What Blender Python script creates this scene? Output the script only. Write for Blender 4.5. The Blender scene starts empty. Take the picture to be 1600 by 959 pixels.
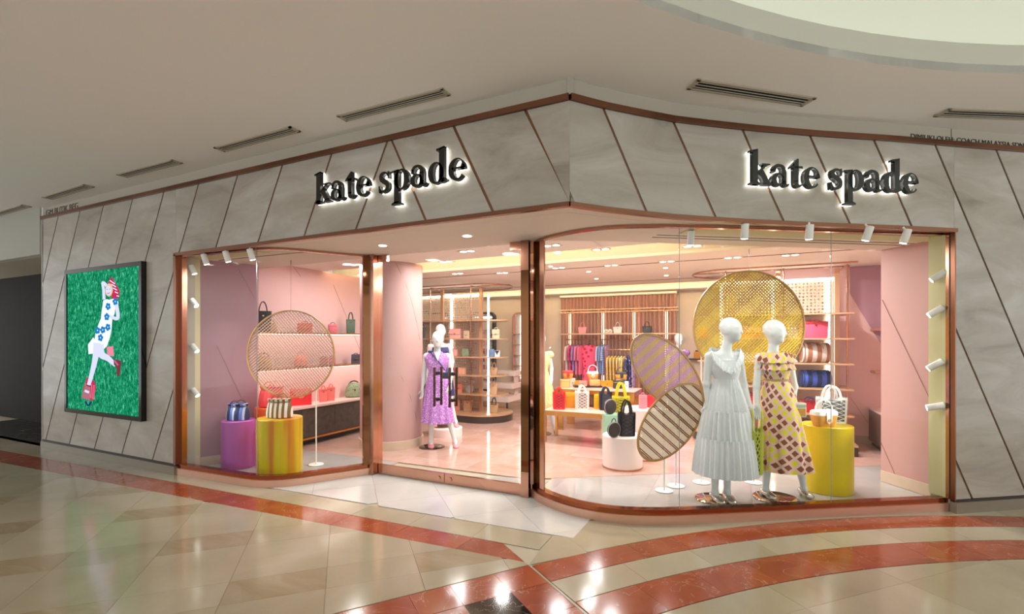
import bpy, bmesh, math, random
import numpy as np
from mathutils import Vector, Matrix
random.seed(7); rng = np.random.default_rng(5)
scn = bpy.context.scene
col = scn.collection
PI = math.pi

# ------------------------------------------------------------------ camera, world, light, exposure
F = 740.0; CH = 1.6; YAW = math.radians(25.4); CX, CY = 1.119, -3.35
cam = bpy.data.cameras.new('camera'); camo = bpy.data.objects.new('camera', cam); col.objects.link(camo)
camo.location = (CX, CY, CH); camo.rotation_euler = (PI/2, 0, YAW)
cam.sensor_width = 36; cam.lens = F/1600*36; cam.shift_y = 50.5/1600; cam.clip_start = 0.05
scn.camera = camo
scn.view_settings.view_transform = 'Standard'; scn.view_settings.look = 'None'
scn.view_settings.gamma = 1; scn.view_settings.use_curve_mapping = False
scn.view_settings.exposure = 0.5
scn.cycles.max_bounces = 10; scn.cycles.transparent_max_bounces = 24; scn.cycles.glossy_bounces = 4
scn.cycles.caustics_reflective = False; scn.cycles.caustics_refractive = False
scn.cycles.sample_clamp_indirect = 4.0
w = bpy.data.worlds.new('mall'); scn.world = w; w.use_nodes = True
w.node_tree.nodes['Background'].inputs[0].default_value = (.96, .985, 1.0, 1)
w.node_tree.nodes['Background'].inputs[1].default_value = 1.12
DOWN_W = 12.0      # each shop downlight
SPOT_W = 1.3       # each display window spot
COVE_E = 5.0       # ceiling coves in the shop
LED_E = 4.0        # shelf light strips
DOME_E = 1.5       # light trough of the round mall ceiling
MALL_W = 60.0      # mall ceiling downlights

# ------------------------------------------------------------------ pixel helpers (camera geometry)
_c, _s = math.cos(YAW), math.sin(YAW)
def ray(u, v):
    a = (u-800)/F; return (a*_c-_s, a*_s+_c, (530-v)/F)
def at(u, v, Y):
    r = ray(u, v); return Vector((CX+r[0]*Y, CY+r[1]*Y, CH+r[2]*Y))
def gz(u, v, z=0.0):
    r = ray(u, v); return at(u, v, (z-CH)/r[2])
def ony(u, v, y):
    r = ray(u, v); return at(u, v, (y-CY)/r[1])
def onx(u, v, x):
    r = ray(u, v); return at(u, v, (x-CX)/r[0])
def depth(p): return -(p[0]-CX)*_s+(p[1]-CY)*_c

# ------------------------------------------------------------------ materials
def srgb(h):
    if isinstance(h, str):
        h = [int(h[i:i+2], 16)/255 for i in (0, 2, 4)]
    return tuple((x/12.92 if x <= .04045 else ((x+.055)/1.055)**2.4) for x in h)
class NT:
    def __init__(s, name):
        s.m = bpy.data.materials.new(name); s.m.use_nodes = True; s.t = s.m.node_tree
        s.b = s.t.nodes['Principled BSDF']; s.out = s.t.nodes['Material Output']
    def n(s, typ, **kw):
        x = s.t.nodes.new(typ)
        for k, v in kw.items():
            if k[0] == 'i' and k[1:].isdigit(): x.inputs[int(k[1:])].default_value = v
            else: setattr(x, k, v)
        return x
    def l(s, a, ai, b, bi): s.t.links.new(a.outputs[ai], b.inputs[bi])
    def coord(s, scale=(1, 1, 1), rot=(0, 0, 0), out='Object'):
        tc = s.n('ShaderNodeTexCoord'); mp = s.n('ShaderNodeMapping')
        mp.inputs['Scale'].default_value = scale; mp.inputs['Rotation'].default_value = rot
        s.l(tc, out, mp, 0); return mp
    def ramp(s, stops):
        r = s.n('ShaderNodeValToRGB'); e = r.color_ramp.elements
        while len(e) < len(stops): e.new(.5)
        for q, (p, c) in zip(e, stops): q.position = p; q.color = (*c, 1)
        return r
MATS = {}
def mat(name, c, rough=.5, metal=0., noise=0., nscale=8., emit=0., spec=.5, coat=0., bump=0., sheen=0.):
    if name in MATS: return MATS[name]
    c = srgb(c); t = NT(name); b = t.b
    b.inputs['Base Color'].default_value = (*c, 1); b.inputs['Roughness'].default_value = rough
    b.inputs['Metallic'].default_value = metal; b.inputs['Specular IOR Level'].default_value = spec
    b.inputs['Coat Weight'].default_value = coat; b.inputs['Sheen Weight'].default_value = sheen
    if noise or bump:
        mp = t.coord(); nz = t.n('ShaderNodeTexNoise'); nz.inputs['Scale'].default_value = nscale; nz.inputs['Detail'].default_value = 4
        t.l(mp, 0, nz, 0)
        if noise:
            r = t.ramp([(.3, tuple(x*(1-noise) for x in c)), (.7, tuple(min(1, x*(1+noise)) for x in c))])
            t.l(nz, 0, r, 0); t.l(r, 0, b, 'Base Color')
        if bump:
            bp = t.n('ShaderNodeBump'); bp.inputs['Strength'].default_value = bump; bp.inputs['Distance'].default_value = .01
            t.l(nz, 0, bp, 'Height'); t.l(bp, 0, b, 'Normal')
    if emit:
        b.inputs['Emission Color'].default_value = (*c, 1); b.inputs['Emission Strength'].default_value = emit
    MATS[name] = t.m; return t.m
def marble(name, stops, scale=1.2, rough=.12, vein=None, veinw=.02, stretch=(1, 1, 1), rot=(0, 0, 0), spec=.5, percobj=.06, out='Object', vs=2.2):
    t = NT(name); b = t.b; b.inputs['Roughness'].default_value = rough; b.inputs['Specular IOR Level'].default_value = spec
    mp = t.coord(stretch, rot, out)
    oi = t.n('ShaderNodeObjectInfo'); mul = t.n('ShaderNodeVectorMath', operation='SCALE'); mul.inputs[0].default_value = (9, 5, 7)
    t.l(oi, 'Random', mul, 3); add = t.n('ShaderNodeVectorMath', operation='ADD'); t.l(mp, 0, add, 0); t.l(mul, 0, add, 1)
    nz = t.n('ShaderNodeTexNoise'); nz.inputs['Scale'].default_value = scale; nz.inputs['Detail'].default_value = 8; nz.inputs['Roughness'].default_value = .6; nz.inputs['Distortion'].default_value = .9
    t.l(add, 0, nz, 0); r = t.ramp([(p, srgb(c)) for p, c in stops]); t.l(nz, 0, r, 0); last = r
    if vein:
        n2 = t.n('ShaderNodeTexNoise'); n2.inputs['Scale'].default_value = vs; n2.inputs['Detail'].default_value = 6; n2.inputs['Distortion'].default_value = 1.6
        t.l(add, 0, n2, 0); sb = t.n('ShaderNodeMath', operation='SUBTRACT'); sb.inputs[1].default_value = .5; t.l(n2, 0, sb, 0)
        ab = t.n('ShaderNodeMath', operation='ABSOLUTE'); t.l(sb, 0, ab, 0)
        r2 = t.ramp([(0, (1, 1, 1)), (veinw, (0, 0, 0))]); t.l(ab, 0, r2, 0)
        mx = t.n('ShaderNodeMixRGB'); mx.inputs[2].default_value = (*srgb(vein), 1); t.l(r2, 0, mx, 0); t.l(last, 0, mx, 1); last = mx
    hs = t.n('ShaderNodeHueSaturation'); mr = t.n('ShaderNodeMapRange'); mr.inputs[3].default_value = 1-percobj; mr.inputs[4].default_value = 1+percobj
    t.l(oi, 'Random', mr, 0); t.l(mr, 0, hs, 'Value'); t.l(last, 0, hs, 'Color'); t.l(hs, 0, b, 'Base Color')
    MATS[name] = t.m; return t.m
def stripes_mat(name, c1, c2, axis=0, freq=20., duty=.5, rough=.6, uv=False, rot=0., third=None):
    t = NT(name); b = t.b; b.inputs['Roughness'].default_value = rough
    mp = t.coord((freq,)*3, (0, 0, rot), 'UV' if uv else 'Object'); sx = t.n('ShaderNodeSeparateXYZ'); t.l(mp, 0, sx, 0)
    fr = t.n('ShaderNodeMath', operation='FRACT'); t.l(sx, axis, fr, 0)
    st = [(0, srgb(c1)), (duty, srgb(c2))]
    if third: st.append((third[0], srgb(third[1])))
    r = t.ramp(st); r.color_ramp.interpolation = 'CONSTANT'; t.l(fr, 0, r, 0); t.l(r, 0, b, 'Base Color')
    MATS[name] = t.m; return t.m
def spots_mat(name, c1, c2, scale=14., thr=.32, rough=.7, third=None, feature='F1', out='Object'):
    t = NT(name); b = t.b; b.inputs['Roughness'].default_value = rough
    mp = t.coord((1, 1, 1), (0, 0, 0), out); vo = t.n('ShaderNodeTexVoronoi', feature=feature); vo.inputs['Scale'].default_value = scale; t.l(mp, 0, vo, 0)
    st = [(0, srgb(c2)), (thr, srgb(c1))]
    if third: st = [(0, srgb(third)), (thr*.45, srgb(c2)), (thr, srgb(c1))]
    r = t.ramp(st); r.color_ramp.interpolation = 'CONSTANT'; t.l(vo, 0, r, 0); t.l(r, 0, b, 'Base Color')
    MATS[name] = t.m; return t.m
def emis(name, c, e):
    if name in MATS: return MATS[name]
    t = NT(name); em = t.n('ShaderNodeEmission'); em.inputs[0].default_value = (*srgb(c), 1); em.inputs[1].default_value = e
    t.l(em, 0, t.out, 0); MATS[name] = t.m; return t.m
def glass_mat():
    t = NT('shop_glass'); tr = t.n('ShaderNodeBsdfTransparent'); tr.inputs[0].default_value = (.975, .985, .98, 1)
    gl = t.n('ShaderNodeBsdfGlossy'); gl.inputs['Roughness'].default_value = .0
    lw = t.n('ShaderNodeLayerWeight'); lw.inputs[0].default_value = .5
    pw = t.n('ShaderNodeMath', operation='POWER'); pw.inputs[1].default_value = 5; t.l(lw, 'Facing', pw, 0)
    ma = t.n('ShaderNodeMath', operation='MULTIPLY_ADD'); ma.inputs[1].default_value = .7; ma.inputs[2].default_value = .011; t.l(pw, 0, ma, 0)
    mx = t.n('ShaderNodeMixShader'); t.l(ma, 0, mx, 0); t.l(tr, 0, mx, 1); t.l(gl, 0, mx, 2); t.l(mx, 0, t.out, 0)
    return t.m
GLASS = glass_mat()
COPPER = mat('rose_copper', 'c4947e', .16, 1.0)
COPPERD = mat('copper_trim', '8e6450', .28, 1.0)
GOLD = mat('brushed_gold', 'd8a05c', .25, 1.0)
BRONZE = mat('bronze_mirror', '7a5236', .06, 1.0)
STONE = marble('fascia_marble', [(.25, '948b80'), (.42, 'aea69a'), (.55, 'b9b3a9'), (.75, 'cbc7c0')], 1.1, .28, None, .012, (1, 1, 3.0), (0, .7, 0), spec=.4, percobj=.04)
CREAM_T = marble('cream_floor_marble', [(.25, 'a79a80'), (.55, 'b4a890'), (.8, 'beb4a0')], .8, .13, percobj=.03)
TAN_T = marble('tan_floor_marble', [(.25, '9a8666'), (.55, 'a8977b'), (.8, 'b5a78e')], 2.0, .13, stretch=(1, 3, 1), percobj=.04)
WHITE_T = marble('white_floor_marble', [(.25, 'c6c2bc'), (.55, 'd2cec9'), (.8, 'dcd9d4')], .9, .13, percobj=.03)
RED_T = marble('red_floor_marble', [(.2, '8a3c22'), (.5, 'a04c2c'), (.8, 'b0603e')], 3., .13, 'c49478', .005, percobj=.1, vs=3.)
BLACK_T = marble('black_floor_marble', [(.3, '17150f'), (.8, '2a2820')], 3., .08, 'b8b4a8', .006, vs=5.)
PINK_T = marble('pink_floor_marble', [(.25, 'ba8e7c'), (.5, 'caa698'), (.8, 'd6bbb2')], 1.6, .12, 'd59a80', .012, percobj=.03)
WHITE_S = marble('shop_white_marble', [(.25, 'a49f9c'), (.55, 'b3afac'), (.8, 'bfbcba')], .9, .1, percobj=.03)
WALLW = mat('mall_plaster', 'f1eee9', .75)
PLASTER = mat('white_plaster', 'e8ddcf', .7)
CREAMW = mat('olive_cream_paint', 'd2cfa2', .6)
PINKW = mat('pink_paint', 'e9bebb', .55)
SALMON = mat('salmon_paint', 'c89c96', .55)
MAUVE = mat('mauve_paint', 'bb8fa0', .55)
MAUVEL = mat('light_mauve_paint', 'b08692', .55)
BEIGE = mat('beige_paint', 'e6d5c4', .7)
SKIRT = mat('skirting_stone', 'd5bfa9', .4, noise=.05)
WHITE = mat('white_paint', 'f1efeb', .45)
MANQ = mat('mannequin_white', 'e0e4e3', .28, coat=.2)
DARK = mat('dark_lacquer', '241d1a', .35)
BLACK = mat('black_metal', '121212', .4)
WOODD = mat('dark_oak', '4a4038', .4, noise=.3, nscale=14)

# ------------------------------------------------------------------ mesh builder
class MB:
    def __init__(s): s.v = []; s.f = []; s.mi = []; s.uv = {}
    def add(s, vs, fs, mi=0, uvs=None):
        o = len(s.v); s.v += [tuple(p) for p in vs]
        for k, f in enumerate(fs):
            s.f.append([o+i for i in f]); s.mi.append(mi)
        if uvs is not None:
            for i, q in enumerate(uvs): s.uv[o+i] = q
        return s
    def box(s, x0, x1, y0, y1, z0, z1, mi=0, rz=0, o=(0, 0, 0)):
        vs = [(x, y, z) for z in (z0, z1) for x, y in ((x0, y0), (x1, y0), (x1, y1), (x0, y1))]
        ca, sa = math.cos(rz), math.sin(rz)
        vs = [(o[0]+x*ca-y*sa, o[1]+x*sa+y*ca, o[2]+z) for x, y, z in vs]
        return s.add(vs, [(3, 2, 1, 0), (4, 5, 6, 7), (0, 1, 5, 4), (1, 2, 6, 5), (2, 3, 7, 6), (3, 0, 4, 7)], mi)
    def prism(s, poly, ext, mi=0):
        n = len(poly); e = Vector(ext); a = [Vector(p) for p in poly]; b = [p+e for p in a]
        return s.add(a+b, [tuple(range(n-1, -1, -1)), tuple(range(n, 2*n))]+[(i, (i+1) % n, n+(i+1) % n, n+i) for i in range(n)], mi)
    def zprism(s, poly, z0, z1, mi=0): return s.prism([(p[0], p[1], z0) for p in poly], (0, 0, z1-z0), mi)
    def loft(s, rings, cap=True, mi=0, closed=True, uv=False):
        n = len(rings[0]); vs = [p for r in rings for p in r]; fs = []
        m = n if closed else n-1
        for k in range(len(rings)-1):
            for i in range(m):
                j = (i+1) % n; fs.append((k*n+i, k*n+j, (k+1)*n+j, (k+1)*n+i))
        if cap and closed:
            fs.append(tuple(range(n-1, -1, -1))); fs.append(tuple(range((len(rings)-1)*n, len(rings)*n)))
        uvs = None
        if uv: uvs = [(i/n, k/(len(rings)-1)) for k in range(len(rings)) for i in range(n)] if uv is True else uv
        return s.add(vs, fs, mi, uvs)
    def lathe(s, prof, n=24, c=(0, 0, 0), sx=1, sy=1, cap=True, mi=0, a0=0):
        return s.loft([[(c[0]+r*sx*math.cos(a0+2*PI*i/n), c[1]+r*sy*math.sin(a0+2*PI*i/n), c[2]+z) for i in range(n)] for r, z in prof], cap, mi)
    def tube(s, path, r, n=8, closed=False, mi=0, flat=None):
        P = [Vector(p) for p in path]; rings = []; k = len(P); up = None
        for i, p in enumerate(P):
            if closed: t = P[(i+1) % k]-P[i-1]
            else: t = P[min(i+1, k-1)]-P[max(i-1, 0)]
            t.normalize()
            if up is None: up = Vector((0, 0, 1)) if abs(t.z) < .9 else Vector((1, 0, 0))
            a = t.cross(up)
            if a.length < 1e-4: a = t.cross(Vector((1, 0, 0)))
            a.normalize(); b = a.cross(t); up = b
            ri = r[i] if isinstance(r, (list, tuple)) else r
            fa, fb = flat or (1, 1)
            rings.append([p+a*(ri*fa*math.cos(2*PI*j/n))+b*(ri*fb*math.sin(2*PI*j/n)) for j in range(n)])
        if closed: rings.append(rings[0])
        return s.loft(rings, not closed, mi)
    def cyl(s, a, b, r, n=12, mi=0): return s.tube([a, b], r, n, mi=mi)
    def bar(s, a, b, w, h, mi=0, up=(0, 0, 1)):
        a, b = Vector(a), Vector(b); t = (b-a).normalized(); u = Vector(up)
        x = t.cross(u)
        if x.length < 1e-4: x = t.cross(Vector((0, 1, 0)))
        x.normalize(); y = x.cross(t); q = [x*w/2*i+y*h/2*j for i, j in ((-1, -1), (1, -1), (1, 1), (-1, 1))]
        return s.loft([[a+p for p in q], [b+p for p in q]], True, mi)
    def wall(s, path, z0, z1, th, mi=0):          # vertical slab along an xy path, thickness to the left of travel
        P = [Vector((p[0], p[1])) for p in path]; rings = []
        for i, p in enumerate(P):
            t = (P[min(i+1, len(P)-1)]-P[max(i-1, 0)]).normalized(); nrm = Vector((-t.y, t.x)); q = p+nrm*th
            rings.append([(p.x, p.y, z0), (q.x, q.y, z0), (q.x, q.y, z1), (p.x, p.y, z1)])
        return s.loft(rings, True, mi)
    def sphere(s, c, r, n=14, m=8, mi=0, sc=(1, 1, 1)):
        prof = [(max(1e-4, math.sin(PI*k/m)), -math.cos(PI*k/m)) for k in range(m+1)]
        return s.loft([[(c[0]+r*sc[0]*a*math.cos(2*PI*i/n), c[1]+r*sc[1]*a*math.sin(2*PI*i/n), c[2]+r*sc[2]*z) for i in range(n)] for a, z in prof], True, mi)
    def mesh(s, name, mats, smooth=35):
        me = bpy.data.meshes.new(name); me.from_pydata(s.v, [], s.f)
        for m in (mats if isinstance(mats, (list, tuple)) else [mats]): me.materials.append(m)
        if any(s.mi): me.polygons.foreach_set('material_index', s.mi)
        if s.uv:
            ul = me.uv_layers.new(name='UVMap')
            for lp in me.loops: ul.data[lp.index].uv = s.uv.get(lp.vertex_index, (0, 0))
        bm = bmesh.new(); bm.from_mesh(me); bmesh.ops.recalc_face_normals(bm, faces=bm.faces); bm.to_mesh(me); bm.free()
        if smooth:
            me.polygons.foreach_set('use_smooth', [True]*len(me.polygons))
            me.set_sharp_from_angle(angle=math.radians(smooth))
        me.update(); return me
def link(o, parent=None):
    col.objects.link(o)
    if parent is not None: o.parent = parent
    return o
def obj(name, mb, mats, parent=None, loc=None, smooth=35, kind=None, label=None):
    o = bpy.data.objects.new(name, mb if isinstance(mb, bpy.types.Mesh) else mb.mesh(name, mats, smooth))
    link(o, parent)
    if loc is not None: o.location = loc
    if kind: o['kind'] = kind
    if label: o['label'] = label
    return o
def thing(name, label, cat, loc=(0, 0, 0), rz=0, group=None):
    o = bpy.data.objects.new(name, None); link(o); o.location = loc; o.rotation_euler = (0, 0, rz); o.empty_display_size = .1
    o['label'] = label; o['category'] = cat
    if group: o['group'] = group
    return o
def tag(o, label, cat, group=None):
    o['label'] = label; o['category'] = cat
    if group: o['group'] = group
    return o
def struct(name, mb=None, m=None, parent=None, smooth=35):
    if mb is None:
        o = bpy.data.objects.new(name, None); link(o, parent); o.empty_display_size = .1
    else: o = obj(name, mb, m, parent, smooth=smooth)
    o['kind'] = 'structure'; return o
def copy_tree(o, parent=None):
    c = o.copy(); col.objects.link(c)
    if parent is not None: c.parent = parent
    for ch in list(o.children): copy_tree(ch, c)
    return c
def lamp(name, typ, loc, power, color=(1, .93, .84), size=.1, tgt=None, parent=None, spot=None):
    l = bpy.data.lights.new(name, typ); l.energy = power; l.color = color
    if typ == 'AREA': l.shape = 'DISK'; l.size = size
    else: l.shadow_soft_size = size
    if spot: l.spot_size = math.radians(spot); l.spot_blend = .6
    o = bpy.data.objects.new(name, l); link(o, parent); o.location = loc
    if tgt is not None: o.rotation_euler = (Vector(tgt)-Vector(loc)).to_track_quat('-Z', 'Y').to_euler()
    return o
def clip(poly, a, b):      # keep the left side of a->b
    out = []
    for i in range(len(poly)):
        p, q = poly[i], poly[(i+1) % len(poly)]
        dp = (b[0]-a[0])*(p[1]-a[1])-(b[1]-a[1])*(p[0]-a[0]); dq = (b[0]-a[0])*(q[1]-a[1])-(b[1]-a[1])*(q[0]-a[0])
        if dp >= 0: out.append(p)
        if dp*dq < 0:
            t = dp/(dp-dq); out.append((p[0]+t*(q[0]-p[0]), p[1]+t*(q[1]-p[1])))
    return out
def clipto(poly, region):
    for i in range(len(region)):
        if len(poly) < 3: return []
        poly = clip(poly, region[i], region[(i+1) % len(region)])
    return poly
def area(p): return .5*abs(sum(p[i][0]*p[(i+1) % len(p)][1]-p[(i+1) % len(p)][0]*p[i][1] for i in range(len(p)))) if len(p) > 2 else 0
def shrink(poly, d):       # pull a convex outline in by d
    n = len(poly); cxx = sum(p[0] for p in poly)/n; cyy = sum(p[1] for p in poly)/n; out = []
    for x, y in poly:
        r = math.hypot(x-cxx, y-cyy); k = max(0, 1-d*1.3/max(r, 1e-6)); out.append((cxx+(x-cxx)*k, cyy+(y-cyy)*k))
    return out
# ================================================================== FLOOR
fl = MB(); fl.box(-14, 9, -10, 9, -.08, -.006)
floor = struct('floor', fl, mat('floor_grout', 'b3a68e', .6), smooth=0)
def tile(poly, m, name='tile', parent=None, z=0.0, gap=.0012):
    if area(poly) < .004: return
    pl = []
    for p in poly:                                    # drop doubled corners
        if not pl or math.hypot(p[0]-pl[-1][0], p[1]-pl[-1][1]) > .004: pl.append(p)
    if len(pl) > 2 and math.hypot(pl[0][0]-pl[-1][0], pl[0][1]-pl[-1][1]) < .004: pl.pop()
    if len(pl) < 3: return
    pl = shrink(pl, gap); c = (sum(p[0] for p in pl)/len(pl), sum(p[1] for p in pl)/len(pl))
    mb = MB(); mb.zprism([(p[0]-c[0], p[1]-c[1]) for p in pl], -.012, 0)
    return obj(name, mb, m, parent or floor, (c[0], c[1], z), smooth=0)
AC = (6.4, -5.2); O = Vector((-.213, -.27)); AR = Vector((.795, -.607)); AT = Vector((-.607, -.795))
def med(r, t): p = O+AR*r+AT*t; return (p.x, p.y)
bandU = lambda x: -.018+.0402*(x+.463)
bandL = lambda x: -.243+.0555*(x+.408)
# straight red band
xs = np.arange(-12.6, .4, .62)
lim = (O+AR*-.6, O+AR*.6)      # radial line that ends the straight band
for a, b in zip(xs[:-1], xs[1:]):
    p = clip([(a, bandL(a)), (b, bandL(b)), (b+.02, bandU(b+.02)), (a+.02, bandU(a+.02))], tuple(lim[1]), tuple(lim[0]))
    if area(p) > .004: tile(p if True else [], RED_T, 'red_tile')
# bands on the circle
def arcband(r0, r1, m, name, step, a0, a1, split=4, z=.0016):
    k = max(1, round((a1-a0)*r1/step)); da = (a1-a0)/k
    for i in range(k):
        A = [a0+da*(i+j/split) for j in range(split+1)]
        tile([(AC[0]+r1*math.cos(t), AC[1]+r1*math.sin(t)) for t in A]+[(AC[0]+r0*math.cos(t), AC[1]+r0*math.sin(t)) for t in A[::-1]], m, name, z=z)
aO = math.atan2(O.y-AC[1], O.x-AC[0]); aE = math.radians(88)
arcband(7.985, 8.23, RED_T, 'red_tile', .42, aE, aO-.002)
arcband(7.71, 7.98, CREAM_T, 'cream_tile', .6, aE, aO-.002)
arcband(7.39, 7.705, RED_T, 'red_tile', .46, aE, aO-.002)
arcband(8.235, 8.75, CREAM_T, 'cream_tile', .62, aE, aO-.06, z=.0008)
tile([med(-.01, .0), med(.86, .0), med(.86, -.016), med(-.01, -.016)], CREAM_T, 'border_strip', gap=0)
# red border with black inset squares
for r0, r1 in ((-.0, .262), (.264, .576), (.578, .84)):
    tb = [0.002, .272, .592, .86, 1.14, 1.46, 1.74, 2.0, 2.3]
    for k in range(len(tb)-1):
        blk = (r0 > .2 and r1 < .6 and k % 3 == 1)
        tile([med(r0, tb[k]), med(r0, tb[k+1]), med(r1, tb[k+1]), med(r1, tb[k])], BLACK_T if blk else RED_T, 'black_tile' if blk else 'red_tile')
# cream field laid at 45 degrees, left of the red border
g = math.radians(45)
gu = Vector((math.cos(PI/2+g), math.sin(PI/2+g))); gv = Vector((math.cos(g), math.sin(g)))   # gu away-left, gv away-right
g0 = Vector((gz(506, 959).x, gz(506, 959).y))
REG = [(-9.6, bandL(-9.6)), (-9.6, -4.6), tuple(O+AT*6+AR*-.008), tuple(O+AR*-.008), (-.26, bandL(-.26))]
rows = []; y = -6.6
k = 0
while y < 6.6:
    h = .6 if k % 2 == 0 else .3
    rows.append((y, y+h, k % 2)); y += h; k += 1
for j, (b0, b1, narrow) in enumerate(rows):
    for i in range(-16, 14):
        a0, a1 = i*.6, (i+1)*.6
        q = [g0+gv*a0+gu*b0, g0+gv*a1+gu*b0, g0+gv*a1+gu*b1, g0+gv*a0+gu*b1]
        p = clipto([tuple(t) for t in q], REG)
        if area(p) < .01: continue
        tan = narrow and (i+j//2) % 2 == 0
        c = Vector((sum(t[0] for t in p)/len(p), sum(t[1] for t in p)/len(p)))
        if (c-Vector((CX, CY))).length > 10.5: continue
        if -(c.x-CX)*_s+(c.y-CY)*_c < 1.6: continue
        tile(p, TAN_T if tan else CREAM_T, 'tan_tile' if tan else 'cream_tile')
# cream field inside the circle, right
circ = [(AC[0]+7.385*math.cos(t), AC[1]+7.385*math.sin(t)) for t in np.linspace(math.radians(85), aO+.3, 40)]+[tuple(O+AT*2.2+AR*.86), (5.5, -3.0)]
circ = [p for p in circ if (Vector(p)-O).dot(AR) > .7 or True]
for i in range(-3, 9):
    for j in range(-9, 4):
        q = [g0+gv*(i*.9)+gu*(j*.9), g0+gv*((i+1)*.9)+gu*(j*.9), g0+gv*((i+1)*.9)+gu*((j+1)*.9), g0+gv*(i*.9)+gu*((j+1)*.9)]
        p = [tuple(t) for t in q]
        p = clip(p, tuple(O+AR*.845+AT*-1), tuple(O+AR*.845+AT*3)) if True else p
        for t in np.linspace(math.radians(84), aO+.25, 26):          # inside of the circle, tangent by tangent
            if len(p) < 3: break
            m_ = Vector((math.cos(t), math.sin(t))); c_ = Vector(AC)+m_*7.385; tt = Vector((-m_.y, m_.x))
            p = clip(p, tuple(c_), tuple(c_+tt))
        if area(p) < .01: continue
        c = Vector((sum(t[0] for t in p)/len(p), sum(t[1] for t in p)/len(p)))
        dd = -(c.x-CX)*_s+(c.y-CY)*_c
        if dd < 1.2 or (c-Vector((CX, CY))).length > 7: continue
        tile(p, CREAM_T, 'cream_tile')
# border between the red band and the shopfront, and the white entrance alcove
ALC = [(-3.6, .107), (-.603, .276), (-.07, .30), (-.05, .95), (-.80, 1.25), (-2.80, 1.2), (-3.3, .5)]
for a, b in zip(np.arange(-12.6, .2, .62)[:-1], np.arange(-12.6, .2, .62)[1:]):
    top = lambda x: .12 if x < -3.6 else min(.107+.0564*(x+3.6), .28)
    if a > -.3: continue
    b = min(b, -.24)
    tile([(a, bandU(a)+.004), (b, bandU(b)+.004), (b, top(b)-.004), (a, top(a)-.004)], CREAM_T, 'cream_tile')
tile([(-.236, -.01), (-.215, -.262), (.11, .10), (-.08, .31), (-.236, .29)], CREAM_T, 'cream_tile')
for i in range(-6, 8):
    for j in range(-6, 6):
        q = [g0+gv*(i*.62)+gu*(j*.62), g0+gv*((i+1)*.62)+gu*(j*.62), g0+gv*((i+1)*.62)+gu*((j+1)*.62), g0+gv*(i*.62)+gu*((j+1)*.62)]
        q = [(p[0]-1, p[1]+1.6) for p in q]
        p = clipto(q, ALC)
        if area(p) > .01: tile(p, WHITE_T, 'white_tile', z=.0016)

# ================================================================== MALL CEILING
RC = 7.42; CZ = 3.55
n = 128; mb = MB()
inn = [(AC[0]+RC*math.cos(2*PI*i/n), AC[1]+RC*math.sin(2*PI*i/n)) for i in range(n)]
out = [(AC[0]+24*math.cos(2*PI*i/n), AC[1]+24*math.sin(2*PI*i/n)) for i in range(n)]
mb.loft([[(x, y, CZ) for x, y in inn], [(x, y, CZ) for x, y in out], [(x, y, CZ+.06) for x, y in out], [(x, y, CZ+.06) for x, y in inn], [(x, y, CZ) for x, y in inn]], cap=False)
ceil = struct('ceiling', mb, WALLW)
mb = MB()      # upright lip of the round opening
mb.loft([[(AC[0]+r*math.cos(2*PI*i/n), AC[1]+r*math.sin(2*PI*i/n), z) for i in range(n)] for r, z in ((RC, CZ), (RC, CZ+.21), (RC+.05, CZ+.21), (RC+.05, CZ))], cap=False)
struct('trim_1', mb, mat('lip_plaster', 'cfcdbf', .7), ceil)
mb = MB()      # shallow dome above the opening
prof = [(8.35, CZ+.06), (8.4, CZ+.6), (8.1, CZ+1.0), (6.5, CZ+1.6), (4, CZ+1.9), (.05, CZ+2.0)]
mb.loft([[(AC[0]+r*math.cos(2*PI*i/n), AC[1]+r*math.sin(2*PI*i/n), z) for i in range(n)] for r, z in prof], cap=False)
struct('ceiling_dome', mb, mat('dome_plaster', 'e6e8dc', .8), ceil)
mb = MB()
mb.loft([[(AC[0]+r*math.cos(2*PI*i/n), AC[1]+r*math.sin(2*PI*i/n), z) for i in range(n)] for r, z in ((7.6, CZ+.07), (7.9, CZ+.07), (7.9, CZ+.10), (7.6, CZ+.10), (7.6, CZ+.07))], cap=False)
t = thing('light_trough', 'ring of cove light hidden in the round ceiling opening', 'light')
obj('light_strip', mb, emis('trough_light', 'f6f8e6', DOME_E), t)
# ceiling vents
def vent(a, b, wdt, label):
    a, b = Vector((a[0], a[1], 0)), Vector((b[0], b[1], 0)); L_ = (b-a).length; ang = math.atan2(b.y-a.y, b.x-a.x)
    t = thing('ceiling_vent', label, 'vent', ((a.x+b.x)/2, (a.y+b.y)/2, CZ), ang, 'slot vents along the mall ceiling')
    f = MB()
    f.box(-L_/2, L_/2, -wdt/2, -wdt/2+.018, -.012, 0); f.box(-L_/2, L_/2, wdt/2-.018, wdt/2, -.012, 0)
    f.box(-L_/2, -L_/2+.03, -wdt/2, wdt/2, -.012, 0); f.box(L_/2-.03, L_/2, -wdt/2, wdt/2, -.012, 0)
    obj('vent_frame', f, mat('vent_frame_paint', 'b0a692', .6), t)
    k = MB(); k.box(-L_/2+.02, L_/2-.02, -wdt/2+.01, wdt/2-.01, -.002, .0); obj('backing', k, mat('vent_dark', '0c0b09', .9), t)
    for i in range(3):
        y = -wdt/2+.018+(wdt-.036)*(i+.5)/3-.004
        q = MB(); q.box(-L_/2+.03, L_/2-.03, y-.004, y+.003, -.007, -.004); obj('slat', q, mat('vent_slat', 'd6d0c2', .5), t)
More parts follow.
